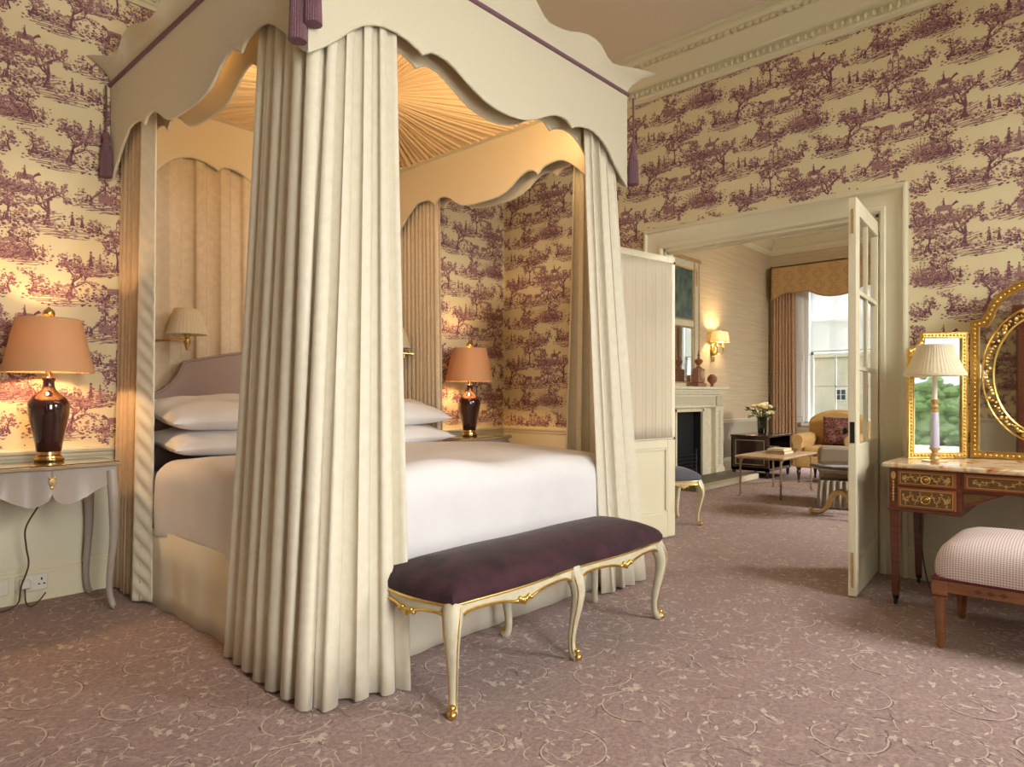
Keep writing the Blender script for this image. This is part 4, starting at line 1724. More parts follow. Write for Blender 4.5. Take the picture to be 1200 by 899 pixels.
MB().bbox(.752, .84, YB - .040, YB - .028, .062, .152, .004).build('faceplate', PLASTIC, t)
MB().bbox(.778, .814, YB - .044, YB - .039, .088, .128, .002).build('rocker_switch', PLASTIC, t)
pts = smoothtab([(.93, 4.20, .60), (.925, 4.26, .56), (.88, 4.30, .45), (.885, 4.32, .35), (.90, 4.34, .24), (.875, 4.38, .12), (.865, 4.40, .03), (.80, 4.38, .008), (.70, 4.36, .008)], 6)
tag(MB().tube(pts, .0045, 7).build('lamp_flex', CORD, smooth=60), 'brown lamp flex hanging below the left bedside table', 'cable')
pts = smoothtab([(.905, 4.44, .09), (.90, 4.40, .03), (.915, 4.37, .008), (.95, 4.36, .03), (.985, 4.37, .07)], 6)
tag(MB().tube(pts, .004, 7).build('plug_flex', CORD, smooth=60), 'short loop of dark flex on the carpet below the plug', 'cable')


# ------------------------------------------------------------------ double doors (glazed)
def door_leaf(num, label, hinge, ang, net):
    """leaf built along -x from the hinge, then turned; near side is its local -y"""
    W_, T_, Hd = .80, .044, 2.265
    M4 = Matrix.Translation((hinge[0], hinge[1], .012)) @ Matrix.Rotation(ang, 4, 'Z')
    t = MB()
    sw = .095
    t.box(-sw, 0, -T_ / 2, T_ / 2, 0, Hd).box(-W_, -W_ + sw, -T_ / 2, T_ / 2, 0, Hd)
    t.box(-W_ + sw, -sw, -T_ / 2, T_ / 2, 0, .20).box(-W_ + sw, -sw, -T_ / 2, T_ / 2, .72, .86).box(-W_ + sw, -sw, -T_ / 2, T_ / 2, Hd - .09, Hd)
    t.box(-W_ + sw, -sw, -.008, .008, .19, .73)
    d = struct(t.xform(M4).build('door_%d' % num, PAINT, smooth=0, bevel=.004))
    d['label'] = label
    m = MB()                                      # panel mouldings
    for q in (-1, 1):
        for x0, x1, z0, z1 in ((-W_ + sw, -sw, .20, .72),):
            y0, y1 = (.008, .020) if q > 0 else (-.020, -.008)
            m.box(x0, x0 + .018, y0, y1, z0, z1).box(x1 - .018, x1, y0, y1, z0, z1).box(x0, x1, y0, y1, z0, z0 + .018).box(x0, x1, y0, y1, z1 - .018, z1)
    m.xform(M4).build('panel_moulding', PAINT, d, smooth=0)
    m = MB()
    for z in (1.30, 1.74):
        m.box(-W_ + sw, -sw, -.014, .014, z - .012, z + .012)
    m.xform(M4).build('muntin', PAINT, d, smooth=0)
    m = MB()
    for x in (-W_ / 2,):
        m.box(x - .012, x + .012, -.012, .012, .86, Hd - .09)
    m.xform(M4).build('muntin', PAINT, d, smooth=0)
    for z0, z1 in ((.86, 1.288), (1.312, 1.728), (1.752, Hd - .09)):
        for x0, x1 in ((-W_ + sw, -W_ / 2 - .012), (-W_ / 2 + .012, -sw)):
            MB().box(x0, x1, -.003, .003, z0, z1).xform(M4).build('pane', GLASS, d, smooth=0)
    if net:
        rows = []
        for k in range(13):
            z = lerp(.80, Hd - .055, k / 12)
            rows.append([(lerp(-W_ + .06, -.055, i / 120), -T_ / 2 - .010 - .0016 * math.sin(i * .9) - .002 * math.sin(i * .31), z) for i in range(121)])
        c = MB().grid(rows).xform(M4).build('net_panel', NET, d, smooth=80, solid=.003)
        r = MB()
        for z in (.795, Hd - .05):
            r.tube([(-W_ + .04, -T_ / 2 - .010, z), (-.035, -T_ / 2 - .010, z)], .005, 8)
            r.xform(Matrix.Identity(4))
            for x in (-W_ + .04, -.035):
                r.ball(x, -T_ / 2 - .010, z, .009, n=8, m=6)
        r.xform(M4).build('curtain_wire', PAINT, d)
        r = MB()
        for z in (.795, Hd - .05):
            r.ball(-.030, -T_ / 2 - .012, z, .011, n=8, m=6)
        r.xform(M4).build('wire_hook', BLACK, d)
    else:
        k = MB()                                  # rim of the mortice, bolts in the meeting edge, knobs
        k.box(-W_ - .002, -W_ + .002, -.007, .007, 1.78 + .28, 2.20)
        k.box(-W_ - .002, -W_ + .002, -.007, .007, .05, .25)
        k.box(-W_ - .004, -W_ + .003, -.006, .006, 2.08, 2.12).box(-W_ - .004, -W_ + .003, -.006, .006, .10, .20)
        k.xform(M4).build('flush_bolt', OLDGILT, d, smooth=0)
        k = MB()
        k.box(-W_ - .003, -W_ + .002, -.012, .012, .87, .99)
        for q in (1,):
            k.tube([(-W_ + .05, q * T_ / 2, .935), (-W_ + .05, q * (T_ / 2 + .02), .935)], .007, 8)
            k.ball(-W_ + .05, q * (T_ / 2 + .026), .935, .015, .014, .020, 12, 8)
        k.xform(M4).build('door_knob', BLACK, d)
    h = MB()
    for z in (.25, 1.1, 2.0) if not net else (.25,):
        h.tube([(.004, -T_ / 2 - .004, z - .05), (.004, -T_ / 2 - .004, z + .05)], .007, 8)
    h.xform(M4).build('hinge', BRASS, d)
    return d


door_leaf(1, 'cream glazed door leaf with net curtain standing open beside the bed', (4.93, 2.715), math.radians(-8.7), True)
door_leaf(2, 'cream glazed door leaf standing open towards the dressing table', (4.90, 1.20), math.radians(5.0), False)


# ------------------------------------------------------------------ dressing table
dt = thing('dressing_table', 'mahogany marquetry dressing table with sienna marble top by the doorway', 'table', (4.42, .31, 0))
FX, BX, Y1_, Y0_ = 4.125, 4.745, .95, -.33
m = MB().bbox(FX - .03, BX + .02, Y0_ - .03, Y1_ + .03, .757, .785, .008)
m.build('marble_top', MARBLE, dt)
yc0, yc1 = .005, .615                              # kneehole between the pedestals
m = MB()
m.bbox(FX, BX, yc1, Y1_, .53, .757, .003).bbox(FX, BX, Y0_, yc0, .53, .757, .003).box(FX, BX, yc0, yc1, .652, .757)
m.bbox(FX - .006, BX, yc1 - .003, Y1_ + .004, .522, .533, .002).bbox(FX - .006, BX, Y0_ - .004, yc0 + .003, .522, .533, .002)
for sd in (0, 1):                                  # arched spandrels in the kneehole
    P = [(yc1, .652), (yc1, .56)]
    for i in range(9):
        a = i / 8 * PI / 2
        P.append((yc1 - .19 * math.sin(a), .652 - .09 * (1 - math.sin(a)) - .0 - .0 * a))
    if sd:
        P = [(yc0 + yc1 - y, z) for y, z in reversed(P)]
    m.prism(P, 'x', FX + .002, FX + .02)
m.build('carcass', MAHOG, dt, smooth=30)


def inlay_scroll(m, y0, y1, z0, z1, x, seed):
    """symmetrical arabesque of thin boxwood tendrils and leaves"""
    k = Ink(seed)
    cy, cz, w, h = (y0 + y1) / 2, (z0 + z1) / 2, (y1 - y0) / 2, (z1 - z0) / 2
    for s in (-1, 1):
        pts = [(cy + s * w * (.12 + .8 * i / 16), cz + h * .55 * math.sin(i * .8)) for i in range(17)]
        k.stroke(pts, .0035, .0022, 0)
        for i in range(2, 17, 2):
            px, py = pts[i]
            for q in (-1, 1):
                k.stroke([(px, py), (px + s * .006, py + q * h * .28), (px - s * .004, py + q * h * .42)], .003, .0015, 0)
            k.blob(px + k.r.uniform(-.004, .004), py + k.r.choice((-1, 1)) * h * .3, .0055, 0, .8)
        k.leaves(cy + s * w * .86, cz, w * .1, h * .6, 6)
    for p, _ in k.p:
        n = len(m.v)
        lift = ((len(m.f) * 7) % 13) * 3e-5
        m.v += [(x - lift, a, b) for a, b in p]
        m.f.append(tuple(range(n, n + len(p))))
        m.mi.append(0)


def drawer(y0, y1, z0, z1, seed):
    x = FX
    d = MB().bbox(x - .008, x + .02, y0, y1, z0, z1, .002).build('drawer', INLAYRED, dt)
    MB().bbox(x - .0095, x - .004, y0 + .014, y1 - .014, z0 + .012, z1 - .012, .001).build('marquetry_panel', INLAYPANEL, d)
    s = MB()
    for a, b, c, e in ((y0 + .012, y1 - .012, z0 + .010, z0 + .0125), (y0 + .012, y1 - .012, z1 - .0125, z1 - .010), (y0 + .012, y0 + .0145, z0 + .010, z1 - .010), (y1 - .0145, y1 - .012, z0 + .010, z1 - .010)):
        s.box(x - .0102, x - .006, a, b, c, e)
    inlay_scroll(s, y0 + .02, y1 - .02, z0 + .016, z1 - .016, x - .0104, seed)
    s.build('boxwood_inlay', INLAY, d, smooth=0)
    cy, cz = (y0 + y1) / 2, (z0 + z1) / 2
    k = MB().lathe([(0, 0), (.016, 0), (.016, .003), (.008, .006), (.006, .014), (0, .016)], 0, 0, 0, 14)
    k.xform(Matrix.Translation((x - .009, cy, cz)) @ Matrix.Rotation(-PI / 2, 4, 'Y'))
    k.tube([(x - .022, cy + .021 * math.cos(a * PI / 8), cz - .004 + .021 * math.sin(a * PI / 8)) for a in range(16)], .0034, 6, closed=True)
    k.build('ring_pull', BRASS, d)


drawer(.637, .905, .665, .745, 1)
drawer(.637, .905, .545, .652, 2)
drawer(.02, .60, .668, .745, 3)
drawer(-.285, -.017, .665, .745, 4)
drawer(-.285, -.017, .545, .652, 5)
m = MB()                                           # husk inlay on the stiles, spandrel veneer
for y in (.928, -.308):
    m.ball(FX - .001, y, .715, .003, .013, .022, 10, 6)
    for k in range(7):
        m.ball(FX - .001, y, .680 - k * .0165, .0028, .0055, .008, 8, 5)
stuff(m.build('husk_inlay', INLAY, dt))
m = MB()
P = [(yc1 - .012, .642), (yc1 - .012, .59)] + [(yc1 - .012 - .14 * math.sin(i / 8 * PI / 2), .642 - .05 * (1 - math.sin(i / 8 * PI / 2))) for i in range(9)]
MB().prism(P, 'x', FX - .001, FX + .004).build('spandrel_veneer', INLAYPANEL, dt, smooth=0)
MB().prism([(yc0 + yc1 - y, z) for y, z in reversed(P)], 'x', FX - .001, FX + .004).build('spandrel_veneer', INLAYPANEL, dt, smooth=0)
for x in (FX + .026, BX - .03):
    for y in (Y1_ - .028, Y0_ + .028):
        m = MB()
        rows = [[(x + a * r, y + b * r, z) for a, b in ((-1, -1), (1, -1), (1, 1), (-1, 1))] for z, r in ((.055, .0155), (.35, .0225), (.53, .027))]
        m.grid(rows, wrap=True)
        m.f += [(3, 2, 1, 0), (8, 9, 10, 11)]
        m.mi += [0, 0]
        lg = m.build('leg', MAHOG, dt, smooth=30, bevel=.002)
        c = MB().lathe([(.012, .03), (.016, .036), (.017, .056), (0, .056)], x, y, 0, 12)
        c.ball(x - .004, y, .018, .018, .010, .018, 10, 8)
        c.build('castor', BLACK, lg)

pts = smoothtab([(4.66, .90, .53), (4.64, .90, .36), (4.63, .885, .20), (4.60, .86, .08), (4.57, .83, .012), (4.62, .80, .008), (4.76, .79, .03)], 6)
tag(MB().tube(pts, .004, 7).build('lamp_flex', CORD, smooth=60), 'dark lamp flex hanging behind the dressing table legs', 'cable')

# triptych dressing mirror: notched wing and arched centre with an oval garland
wing = thing('mirror_wing', 'narrow gilt mirror wing with one notched corner on the dressing table', 'mirror', (4.56, .79, .785))
WA, WB_ = Vector((4.435, .926, 0)), Vector((4.668, .672, 0))
wd = (WB_ - WA).normalized()
wn_ = Vector((wd.y, -wd.x, 0))
if wn_.x > 0:
    wn_ = -wn_
wl_ = (WB_ - WA).length


def WP(s, z, d):
    p = WA + wd * s + wn_ * d
    return (p.x, p.y, z)


def notch(i):
    """outline of the wing, inset by i: notch at the upper left corner"""
    z0, z1, zs = .787 + i, 1.520 - i, 1.425 - i
    c = .082
    P = [(i, z0), (wl_ - i, z0), (wl_ - i, z1), (c + i * .4, z1)]
    for k in range(1, 8):
        a = k / 8 * PI / 2
        P.append((i + (c - i * .6) * math.cos(a), z1 - (z1 - zs) * math.sin(a)))
    P.append((i, zs))
    return P


def frame_between(Po, Pi, put, d0, d1):
    n = len(Po)
    m = MB()
    m.v = [put(a, b, d0) for a, b in Po] + [put(a, b, d1) for a, b in Po] + [put(a, b, d1) for a, b in Pi] + [put(a, b, d0) for a, b in Pi]
    for i in range(n):
        j = (i + 1) % n
        for r in range(4):
            q = (r + 1) % 4
            m.f.append((r * n + i, r * n + j, q * n + j, q * n + i))
    m.mi = [0] * len(m.f)
    return m


fr = frame_between(notch(0), notch(.034), WP, -.010, .014).build('gilt_frame', GILT, wing, smooth=20)
m = MB()


def along(P, step, closed=True):
    out = []
    Q = P + [P[0]] if closed else P
    carry = 0.0
    for a, b in zip(Q, Q[1:]):
        l = math.hypot(b[0] - a[0], b[1] - a[1])
        d = carry
        while d < l:
            out.append((lerp(a[0], b[0], d / l), lerp(a[1], b[1], d / l)))
            d += step
        carry = d - l
    return out


for s, z in along(notch(.017), .021):
    m.ball(*WP(s, z, .015), .0075, .0075, .0075, 6, 4)
m.tube([WP(s, z, .014) for s, z in notch(.003)], .0045, 6, closed=True)
m.tube([WP(s, z, .014) for s, z in notch(.031)], .0040, 6, closed=True)
m.build('beading', GILT, fr, smooth=60)
P = notch(.034)
m = MB()
m.v = [WP(a, b, .004) for a, b in P] + [WP(a, b, -.002) for a, b in P]
n = len(P)
m.f = [tuple(range(n)), tuple(range(2 * n - 1, n - 1, -1))] + [((i + 1) % n, i, n + i, n + (i + 1) % n) for i in range(n)]
m.mi = [0] * len(m.f)
m.build('mirror_glass', MIRROR, wing, smooth=0)
MB().bbox(4.60, 4.64, .665, .72, .785, .80, .003).build('mirror_foot', OLDGILT, wing)

cm = thing('dressing_mirror', 'large gilt mirror with arched top and oval flower garland at the right edge', 'mirror', (4.71, .31, .785))
MX = 4.705
cyM = .31


def arch_top(i):
    hw = .345 - i
    P = [(cyM - hw, .787 + i), (cyM + hw, .787 + i), (cyM + hw, 1.590 - i), (cyM + hw - .045 + i * .2, 1.590 - i)]
    for k in range(1, 20):
        a = PI * k / 20
        P.append((cyM + (hw - .075 + i * .2) * math.cos(a), 1.610 - i + (.20) * math.sin(a)))
    P += [(cyM - hw + .045 - i * .2, 1.590 - i), (cyM - hw, 1.590 - i)]
    return P


CPut = lambda a, b, d: (MX - d, a, b)
fr = frame_between(arch_top(0), arch_top(.042), CPut, -.012, .016).build('gilt_frame', GILT, cm, smooth=20)
m = MB()
for s, z in along(arch_top(.021), .026):
    m.ball(*CPut(s, z, .017), .0085, .0085, .0085, 6, 4)
m.tube([CPut(s, z, .016) for s, z in arch_top(.004)], .005, 6, closed=True)
m.tube([CPut(s, z, .016) for s, z in arch_top(.039)], .0045, 6, closed=True)
m.build('beading', GILT, fr, smooth=60)
P = arch_top(.042)
m = MB()
m.v = [CPut(a, b, .0) for a, b in P] + [CPut(a, b, -.008) for a, b in P]
n = len(P)
m.f = [tuple(range(n)), tuple(range(2 * n - 1, n - 1, -1))] + [((i + 1) % n, i, n + i, n + (i + 1) % n) for i in range(n)]
m.mi = [0] * len(m.f)
m.build('mirror_glass', MIRROR, cm, smooth=0)
g = MB()                                           # oval garland
oa, ob, ozc = .262, .362, 1.272
rn = random.Random(6)
for k in range(120):
    a = 2 * PI * k / 120
    o_ = rn.uniform(-.016, .016)
    y, z = cyM + (oa + o_) * math.cos(a), ozc + (ob + o_) * math.sin(a)
    r = rn.uniform(.006, .0115)
    g.ball(MX - .010 - rn.uniform(0, .010), y, z, r, r * rn.uniform(.7, 1.2), r * rn.uniform(.7, 1.2), 6, 4)
g.tube([(MX - .004, cyM + (oa - .026) * math.cos(2 * PI * k / 60), ozc + (ob - .026) * math.sin(2 * PI * k / 60)) for k in range(60)], .0065, 6, closed=True)
g.tube([(MX - .004, cyM + (oa + .026) * math.cos(2 * PI * k / 60), ozc + (ob + .026) * math.sin(2 * PI * k / 60)) for k in range(60)], .0055, 6, closed=True)
g.build('flower_garland', GILT, cm, smooth=60)
g = MB()
for k in range(15):
    a = PI * (k + .5) / 15
    y, z = cyM + .262 * math.cos(a), 1.606 + .20 * math.sin(a)
    g.ball(MX - .010, y, z, .008, .011, .011, 7, 5)
g.build('carved_crest', GILT, cm, smooth=60)
MB().bbox(MX - .02, MX + .035, cyM - .30, cyM + .30, .785, .789, .001).build('mirror_foot', OLDGILT, cm)

# candlestick lamp on the dressing table
cl = thing('candlestick_lamp', 'candlestick lamp with blue white column and pleated ivory shade before the mirror', 'lamp', (4.335, .77, .785))
x, y, z = 4.335, .77, .785
MB().lathe([(0, 0), (.062, 0), (.062, .006), (.045, .010), (.026, .016), (.020, .03), (.024, .04), (.014, .05), (.019, .062), (.028, .070), (.028, .078), (0, .078)], x, y, z, 24).build('lamp_base', OLDGILT, cl, smooth=50)
MB().lathe([(.0235, .078), (.020, .27), (.018, .275), (0, .275)], x, y, z, 20).build('lamp_column', M('porcelain_blue', S(190, 188, 204), .25), cl, smooth=40)
MB().lathe([(.018, .272), (.022, .28), (.012, .29), (.020, .305), (.012, .318), (.018, .33), (.022, .345), (0, .35)], x, y, z, 18).build('candle_cup', OLDGILT, cl, smooth=50)
MB().lathe([(.0125, .34), (.0125, .50), (0, .50)], x, y, z, 14).build('candle_tube', PLASTIC, cl)
sh = MB().lathe_open([(.150, .480), (.1485, .490), (.128, .53), (.104, .585), (.088, .636), (.086, .645)], x, y, z, 144, .0026, 48).build('lamp_shade', SHADE_LIT, cl, smooth=80)
MB().lathe_open([(.153, .476), (.153, .488)], x, y, z, 48).lathe_open([(.089, .640), (.088, .650)], x, y, z, 48).build('shade_binding', SHADE_LIT, sh)

# upholstered stool by the dressing table
st = thing('dressing_stool', 'satinwood stool with padded diamond pattern seat in front of the dressing table', 'stool', (3.86, .30, 0))
sx0, sx1, sy0, sy1 = 3.545, 4.155, -.03, .64
m = MB()
m.bbox(sx0, sx1, sy1 - .03, sy1, .262, .316, .004).bbox(sx0, sx1, sy0, sy0 + .03, .262, .316, .004).bbox(sx0, sx0 + .03, sy0 + .03, sy1 - .03, .262, .316, .004).bbox(sx1 - .03, sx1, sy0 + .03, sy1 - .03, .262, .316, .004)
rail = m.build('seat_rail', STOOLWOOD, st)
m = MB()
for y in (.42, .22, .02):
    for d in (-1, 0, 1):
        m.prism([(y + d * .045 - .018, .289), (y + d * .045, .277), (y + d * .045 + .018, .289), (y + d * .045, .301)], 'x', sx0 - .002, sx0 + .002)
m.build('diamond_inlay', MAHOG, rail, smooth=0)
for x in (sx0 + .028, sx1 - .028):
    for y in (sy1 - .028, sy0 + .028):
        m = MB()
        m.bbox(x - .031, x + .031, y - .031, y + .031, .245, .3165, .004)
        m.lathe([(0, .004), (.0135, .004), (.017, .018), (.015, .03), (.019, .04), (.024, .17), (.0265, .225), (.030, .229), (.030, .237), (.024, .24), (.028, .248), (0, .248)], x, y, 0, 40, ripple=.0010, nr=10)
        m.build('leg', STOOLWOOD, st, smooth=40)
        MB().lathe([(0, 0), (.007, .002), (.009, .008), (0, .01)], x, y, 0, 8).build('castor', BLACK, st)
rows = []
for q, zz in ((1, .318), (1.012, .345), (1.014, .38), (.995, .415), (.95, .448), (.86, .475), (.72, .495), (.48, .509), (.2, .514), (.02, .515)):
    row = []
    hx, hy = (sx1 - sx0) / 2, (sy1 - sy0) / 2
    for i in range(64):
        a = 2 * PI * i / 64
        c_, s_ = math.cos(a), math.sin(a)
        e = 9 * q + 2.5 * (1 - q)
        rr = (abs(c_) ** e + abs(s_) ** e) ** (-1 / e)
        row.append(((sx0 + sx1) / 2 + hx * q * c_ * rr, (sy0 + sy1) / 2 + hy * q * s_ * rr, zz))
    rows.append(row)
m = MB().grid(rows, wrap=True)
m.f += [tuple(range(63, -1, -1)), tuple(range(9 * 64, 10 * 64))]
m.mi += [0, 0]
seat = m.build('padded_seat', STOOLFAB, st, smooth=60)
MB().bbox(sx0 - .004, sx1 + .004, sy0 - .004, sy1 + .004, .314, .326, .003).build('braid', BURG, seat)


# ------------------------------------------------------------------ sitting room seen through the doors
FC = 8.28                                             # chimneypiece centre line
fp = thing('fireplace', 'carved cream limestone chimneypiece with black grate beyond the open doors', 'fireplace', (FC, 4.35, 0))
m = MB()
m.bbox(FC - .98, FC + .98, 4.19, YB, 1.235, 1.275, .006).box(FC - .94, FC + .94, 4.215, YB, 1.205, 1.236).box(FC - .91, FC + .91, 4.235, YB, 1.175, 1.206)
m.build('mantel_shelf', STONE, fp, smooth=30)
MB().box(FC - .88, FC + .88, 4.27, YB, .99, 1.176).build('frieze', STONE, fp, smooth=0)
m = MB().box(FC - .64, FC + .64, 4.262, 4.272, 1.025, 1.145)
m.build('frieze_relief', STONE2, fp, smooth=0)
for s in (-1, 1):
    x0, x1 = (FC + .66, FC + .90) if s > 0 else (FC - .90, FC - .66)
    o = MB().bbox(x0, x1, 4.25, YB, .0, .99, .004).bbox(x0 - .015, x1 + .015, 4.235, YB, .0, .13, .004).box(x0 - .012, x1 + .012, 4.24, YB, .965, .995).build('pilaster', STONE, fp, smooth=30)
    r = MB()
    for k in range(24):
        r.ball((x0 + x1) / 2, 4.25, .19 + k * .032, .055, .012, .015, 8, 4)
    r.build('pilaster_relief', STONE2, o)
    MB().bbox(x0 + .03, x1 - .03, 4.242, 4.27, 1.01, 1.15, .008).build('corner_block', STONE2, o)
m = MB().box(FC - .66, FC - .38, 4.32, YB, 0, .99).box(FC + .38, FC + .66, 4.32, YB, 0, .99).box(FC - .38, FC + .38, 4.32, YB, .94, .99)
m.box(FC + .36, FC + .40, 4.30, 4.33, 0, .97).box(FC - .40, FC - .36, 4.30, 4.33, 0, .97).box(FC - .40, FC + .40, 4.30, 4.33, .935, .97)
m.build('marble_slip', STONE, fp, smooth=0)
m = MB().box(FC - .38, FC + .38, 4.44, 4.46, 0, .94).box(FC - .38, FC - .36, 4.33, 4.45, 0, .94).box(FC + .36, FC + .38, 4.33, 4.45, 0, .94)
m.build('fireback', SOOT, fp, smooth=0)
m = MB()
for k in range(5):
    m.tube([(FC - .28, 4.36, .14 + k * .05), (FC + .28, 4.36, .14 + k * .05)], .008, 6)
for s in (-1, 1):
    m.lathe([(.03, 0), (.015, .03), (.012, .2), (.022, .26), (.010, .30), (.020, .36), (0, .39)], FC + s * .28, 4.36, .04, 10)
m.box(FC - .3, FC + .3, 4.36, 4.44, .02, .13)
m.build('grate', SOOT, fp)
hr = thing('hearth', 'low slate hearth slab with pale stone edge in front of the fireplace', 'hearth', (FC + .1, 3.95, 0))
MB().bbox(FC - .9, 9.15, 3.76, 4.23, .002, .070, .004).build('hearth_slab', HEARTH, hr)
MB().bbox(FC - .9, 9.15, 3.72, 3.762, .002, .078, .006).build('hearth_kerb', STONE, hr)

# trumeau mirror with painted panel
tr = thing('trumeau_mirror', 'tall cream and gilt overmantel mirror with a dark landscape panel above the glass', 'mirror', (FC + .08, 4.50, 1.28))
tx0_, tx1_ = 7.40, 8.84
m = MB()
m.box(tx0_, tx0_ + .17, 4.455, YB, 1.28, 3.04).box(tx1_ - .17, tx1_, 4.455, YB, 1.28, 3.04).box(tx0_ + .17, tx1_ - .17, 4.455, YB, 2.10, 2.22).box(tx0_ + .17, tx1_ - .17, 4.455, YB, 2.92, 3.04).box(tx0_ + .17, tx1_ - .17, 4.455, YB, 1.28, 1.34)
fr = m.build('frame', BONE, tr, smooth=0)
m = MB()
m.box(tx0_ - .03, tx1_ + .03, 4.43, YB, 3.03, 3.075)
for x in (tx0_ + .01, tx0_ + .15, tx1_ - .15, tx1_ - .01):
    m.tube([(x, 4.452, 1.29), (x, 4.452, 3.03)], .011, 6)
for z in (2.11, 2.21, 2.925, 1.335):
    m.tube([(tx0_ + .16, 4.452, z), (tx1_ - .16, 4.452, z)], .010, 6)
for x in (tx0_ + .08, tx1_ - .08):
    for k in range(7):
        m.ball(x, 4.452, 2.72 + k * .035, .022 - .0015 * abs(k - 3), .012, .02, 7, 5)
        m.ball(x, 4.452, 1.40 + k * .035, .022 - .0015 * abs(k - 3), .012, .02, 7, 5)
m.build('gilt_ornament', OLDGILT, fr)
MB().box(tx0_ + .17, tx1_ - .17, 4.475, 4.485, 2.22, 2.92).build('landscape_panel', PAINTING, tr, smooth=0)
MB().box(tx0_ + .17, tx1_ - .17, 4.475, 4.485, 1.34, 2.10).build('mirror_glass', MIRROR, tr, smooth=0)

ck = thing('mantel_clock', 'terracotta coloured mantel clock with urn finial on the mantel shelf', 'clock', (8.56, 4.32, 1.276))
m = MB().bbox(8.44, 8.68, 4.26, 4.38, 1.276, 1.33, .006).bbox(8.47, 8.65, 4.27, 4.37, 1.33, 1.53, .01)
m.build('clock_case', COPPER, ck)
MB().lathe([(0, 0), (.05, .005), (.03, .02), (.018, .04), (.05, .075), (.06, .10), (.05, .12), (.02, .135), (.012, .16), (.022, .18), (.01, .20), (.004, .25), (0, .26)], 8.56, 4.32, 1.53, 16).build('urn_finial', COPPER, ck)
m = MB()
m.lathe([(0, 0), (.062, 0), (.062, .008), (.05, .012), (0, .012)], 0, 0, 0, 24)
m.xform(Matrix.Translation((8.56, 4.268, 1.44)) @ Matrix.Rotation(PI / 2, 4, 'X')).build('clock_face', OLDGILT, ck)
ur = thing('small_urn', 'small round terracotta urn at the right end of the mantel shelf', 'vase', (8.93, 4.30, 1.276))
MB().lathe([(0, 0), (.032, 0), (.03, .012), (.016, .025), (.03, .045), (.066, .085), (.07, .12), (.055, .155), (.03, .17), (.034, .178), (0, .178)], 8.93, 4.30, 1.276, 20).build('urn_body', COPPER, ur, smooth=60)

# wall light
sc = thing('wall_sconce', 'gilt wall sconce with two lit cream shades right of the overmantel mirror', 'lamp', (9.35, YB, 1.85))
m = MB()
m.ball(9.35, YB - .03, 1.84, .045, .025, .10, 10, 8).ball(9.35, YB - .035, 1.70, .03, .02, .05, 8, 6)
for k in range(6):
    m.ball(9.35 + .03 * math.sin(k * 2.1), YB - .04, 1.72 + k * .05, .018, .016, .022, 6, 5)
for s in (-1, 1):
    m.tube(smoothtab([(9.35, YB - .05, 1.80), (9.35 + s * .07, YB - .10, 1.76), (9.35 + s * .09, YB - .14, 1.80), (9.35 + s * .09, YB - .14, 1.88)], 5), .009, 7)
    m.lathe([(0, 0), (.03, .01), (.03, .02), (.012, .03), (.012, .10), (0, .10)], 9.35 + s * .09, YB - .14, 1.86, 10)
m.build('sconce_arms', GILT, sc)
for s in (-1, 1):
    MB().lathe_open([(.105, 1.94), (.10, 1.96), (.075, 2.09), (.07, 2.10)], 9.35 + s * .09, YB - .14, 0, 28).build('lamp_shade', SHADE_LIT, sc, smooth=80)
    MB().ball(9.35 + s * .09, YB - .14, 1.99, .025, n=8, m=6).build('bulb', BULB, sc)
    point('sconce_light', (9.35 + s * .09, YB - .16, 2.02), 22, (1.0, .68, .34), .04)

# low bookcase cabinet
cb = thing('low_cabinet', 'dark mahogany low cabinet with open shelves near the sitting room window', 'cabinet', (9.65, 3.88, 0))
bx_, b2, y1c, y2c, hc = 9.20, 10.02, 3.60, 4.14, .60
m = MB().bbox(bx_ - .02, b2 + .02, y1c - .02, y2c + .01, hc - .03, hc, .005)
m.build('cabinet_top', EBONY, cb)
m = MB().box(bx_, bx_ + .03, y1c, y2c, .10, hc - .03).box(b2 - .03, b2, y1c, y2c, .10, hc - .03).box(bx_, b2, y2c - .02, y2c, .10, hc - .03).box(bx_, b2, y1c, y2c, .10, .14).box(bx_ + .03, b2 - .03, y1c + .02, y2c - .02, .34, .36)
m.build('cabinet_body', EBONY, cb, smooth=0)
m = MB()
for z0, z1, y0, y1 in ((.18, .19, y1c + .06, y2c - .06), (.52, .53, y1c + .06, y2c - .06), (.18, .53, y1c + .06, y1c + .07), (.18, .53, y2c - .07, y2c - .06)):
    m.box(bx_ - .003, bx_ + .002, y0, y1, z0, z1)
m.build('inlay_line', OLDTOP, cb, smooth=0)
for x in (bx_ + .03, b2 - .03):
    for y in (y1c + .03, y2c - .03):
        MB().lathe([(.014, 0), (.022, .03), (.028, .10), (0, .10)], x, y, 0, 8).build('leg', EBONY, cb)
bk = []
for k in range(3):
    b = thing('magazine', ('bottom magazine of the pale stack in the low cabinet', 'middle magazine of the pale stack in the low cabinet', 'top magazine of the pale stack in the low cabinet')[k], 'magazine', (9.6, 3.8, .361 + k * .021), 'magazines in the low cabinet')
    MB().bbox(9.42 + k * .01, 9.80 - k * .02, 3.66, 3.94, .361 + k * .021, .380 + k * .021, .003).build('magazine_pages', PAGE, b)

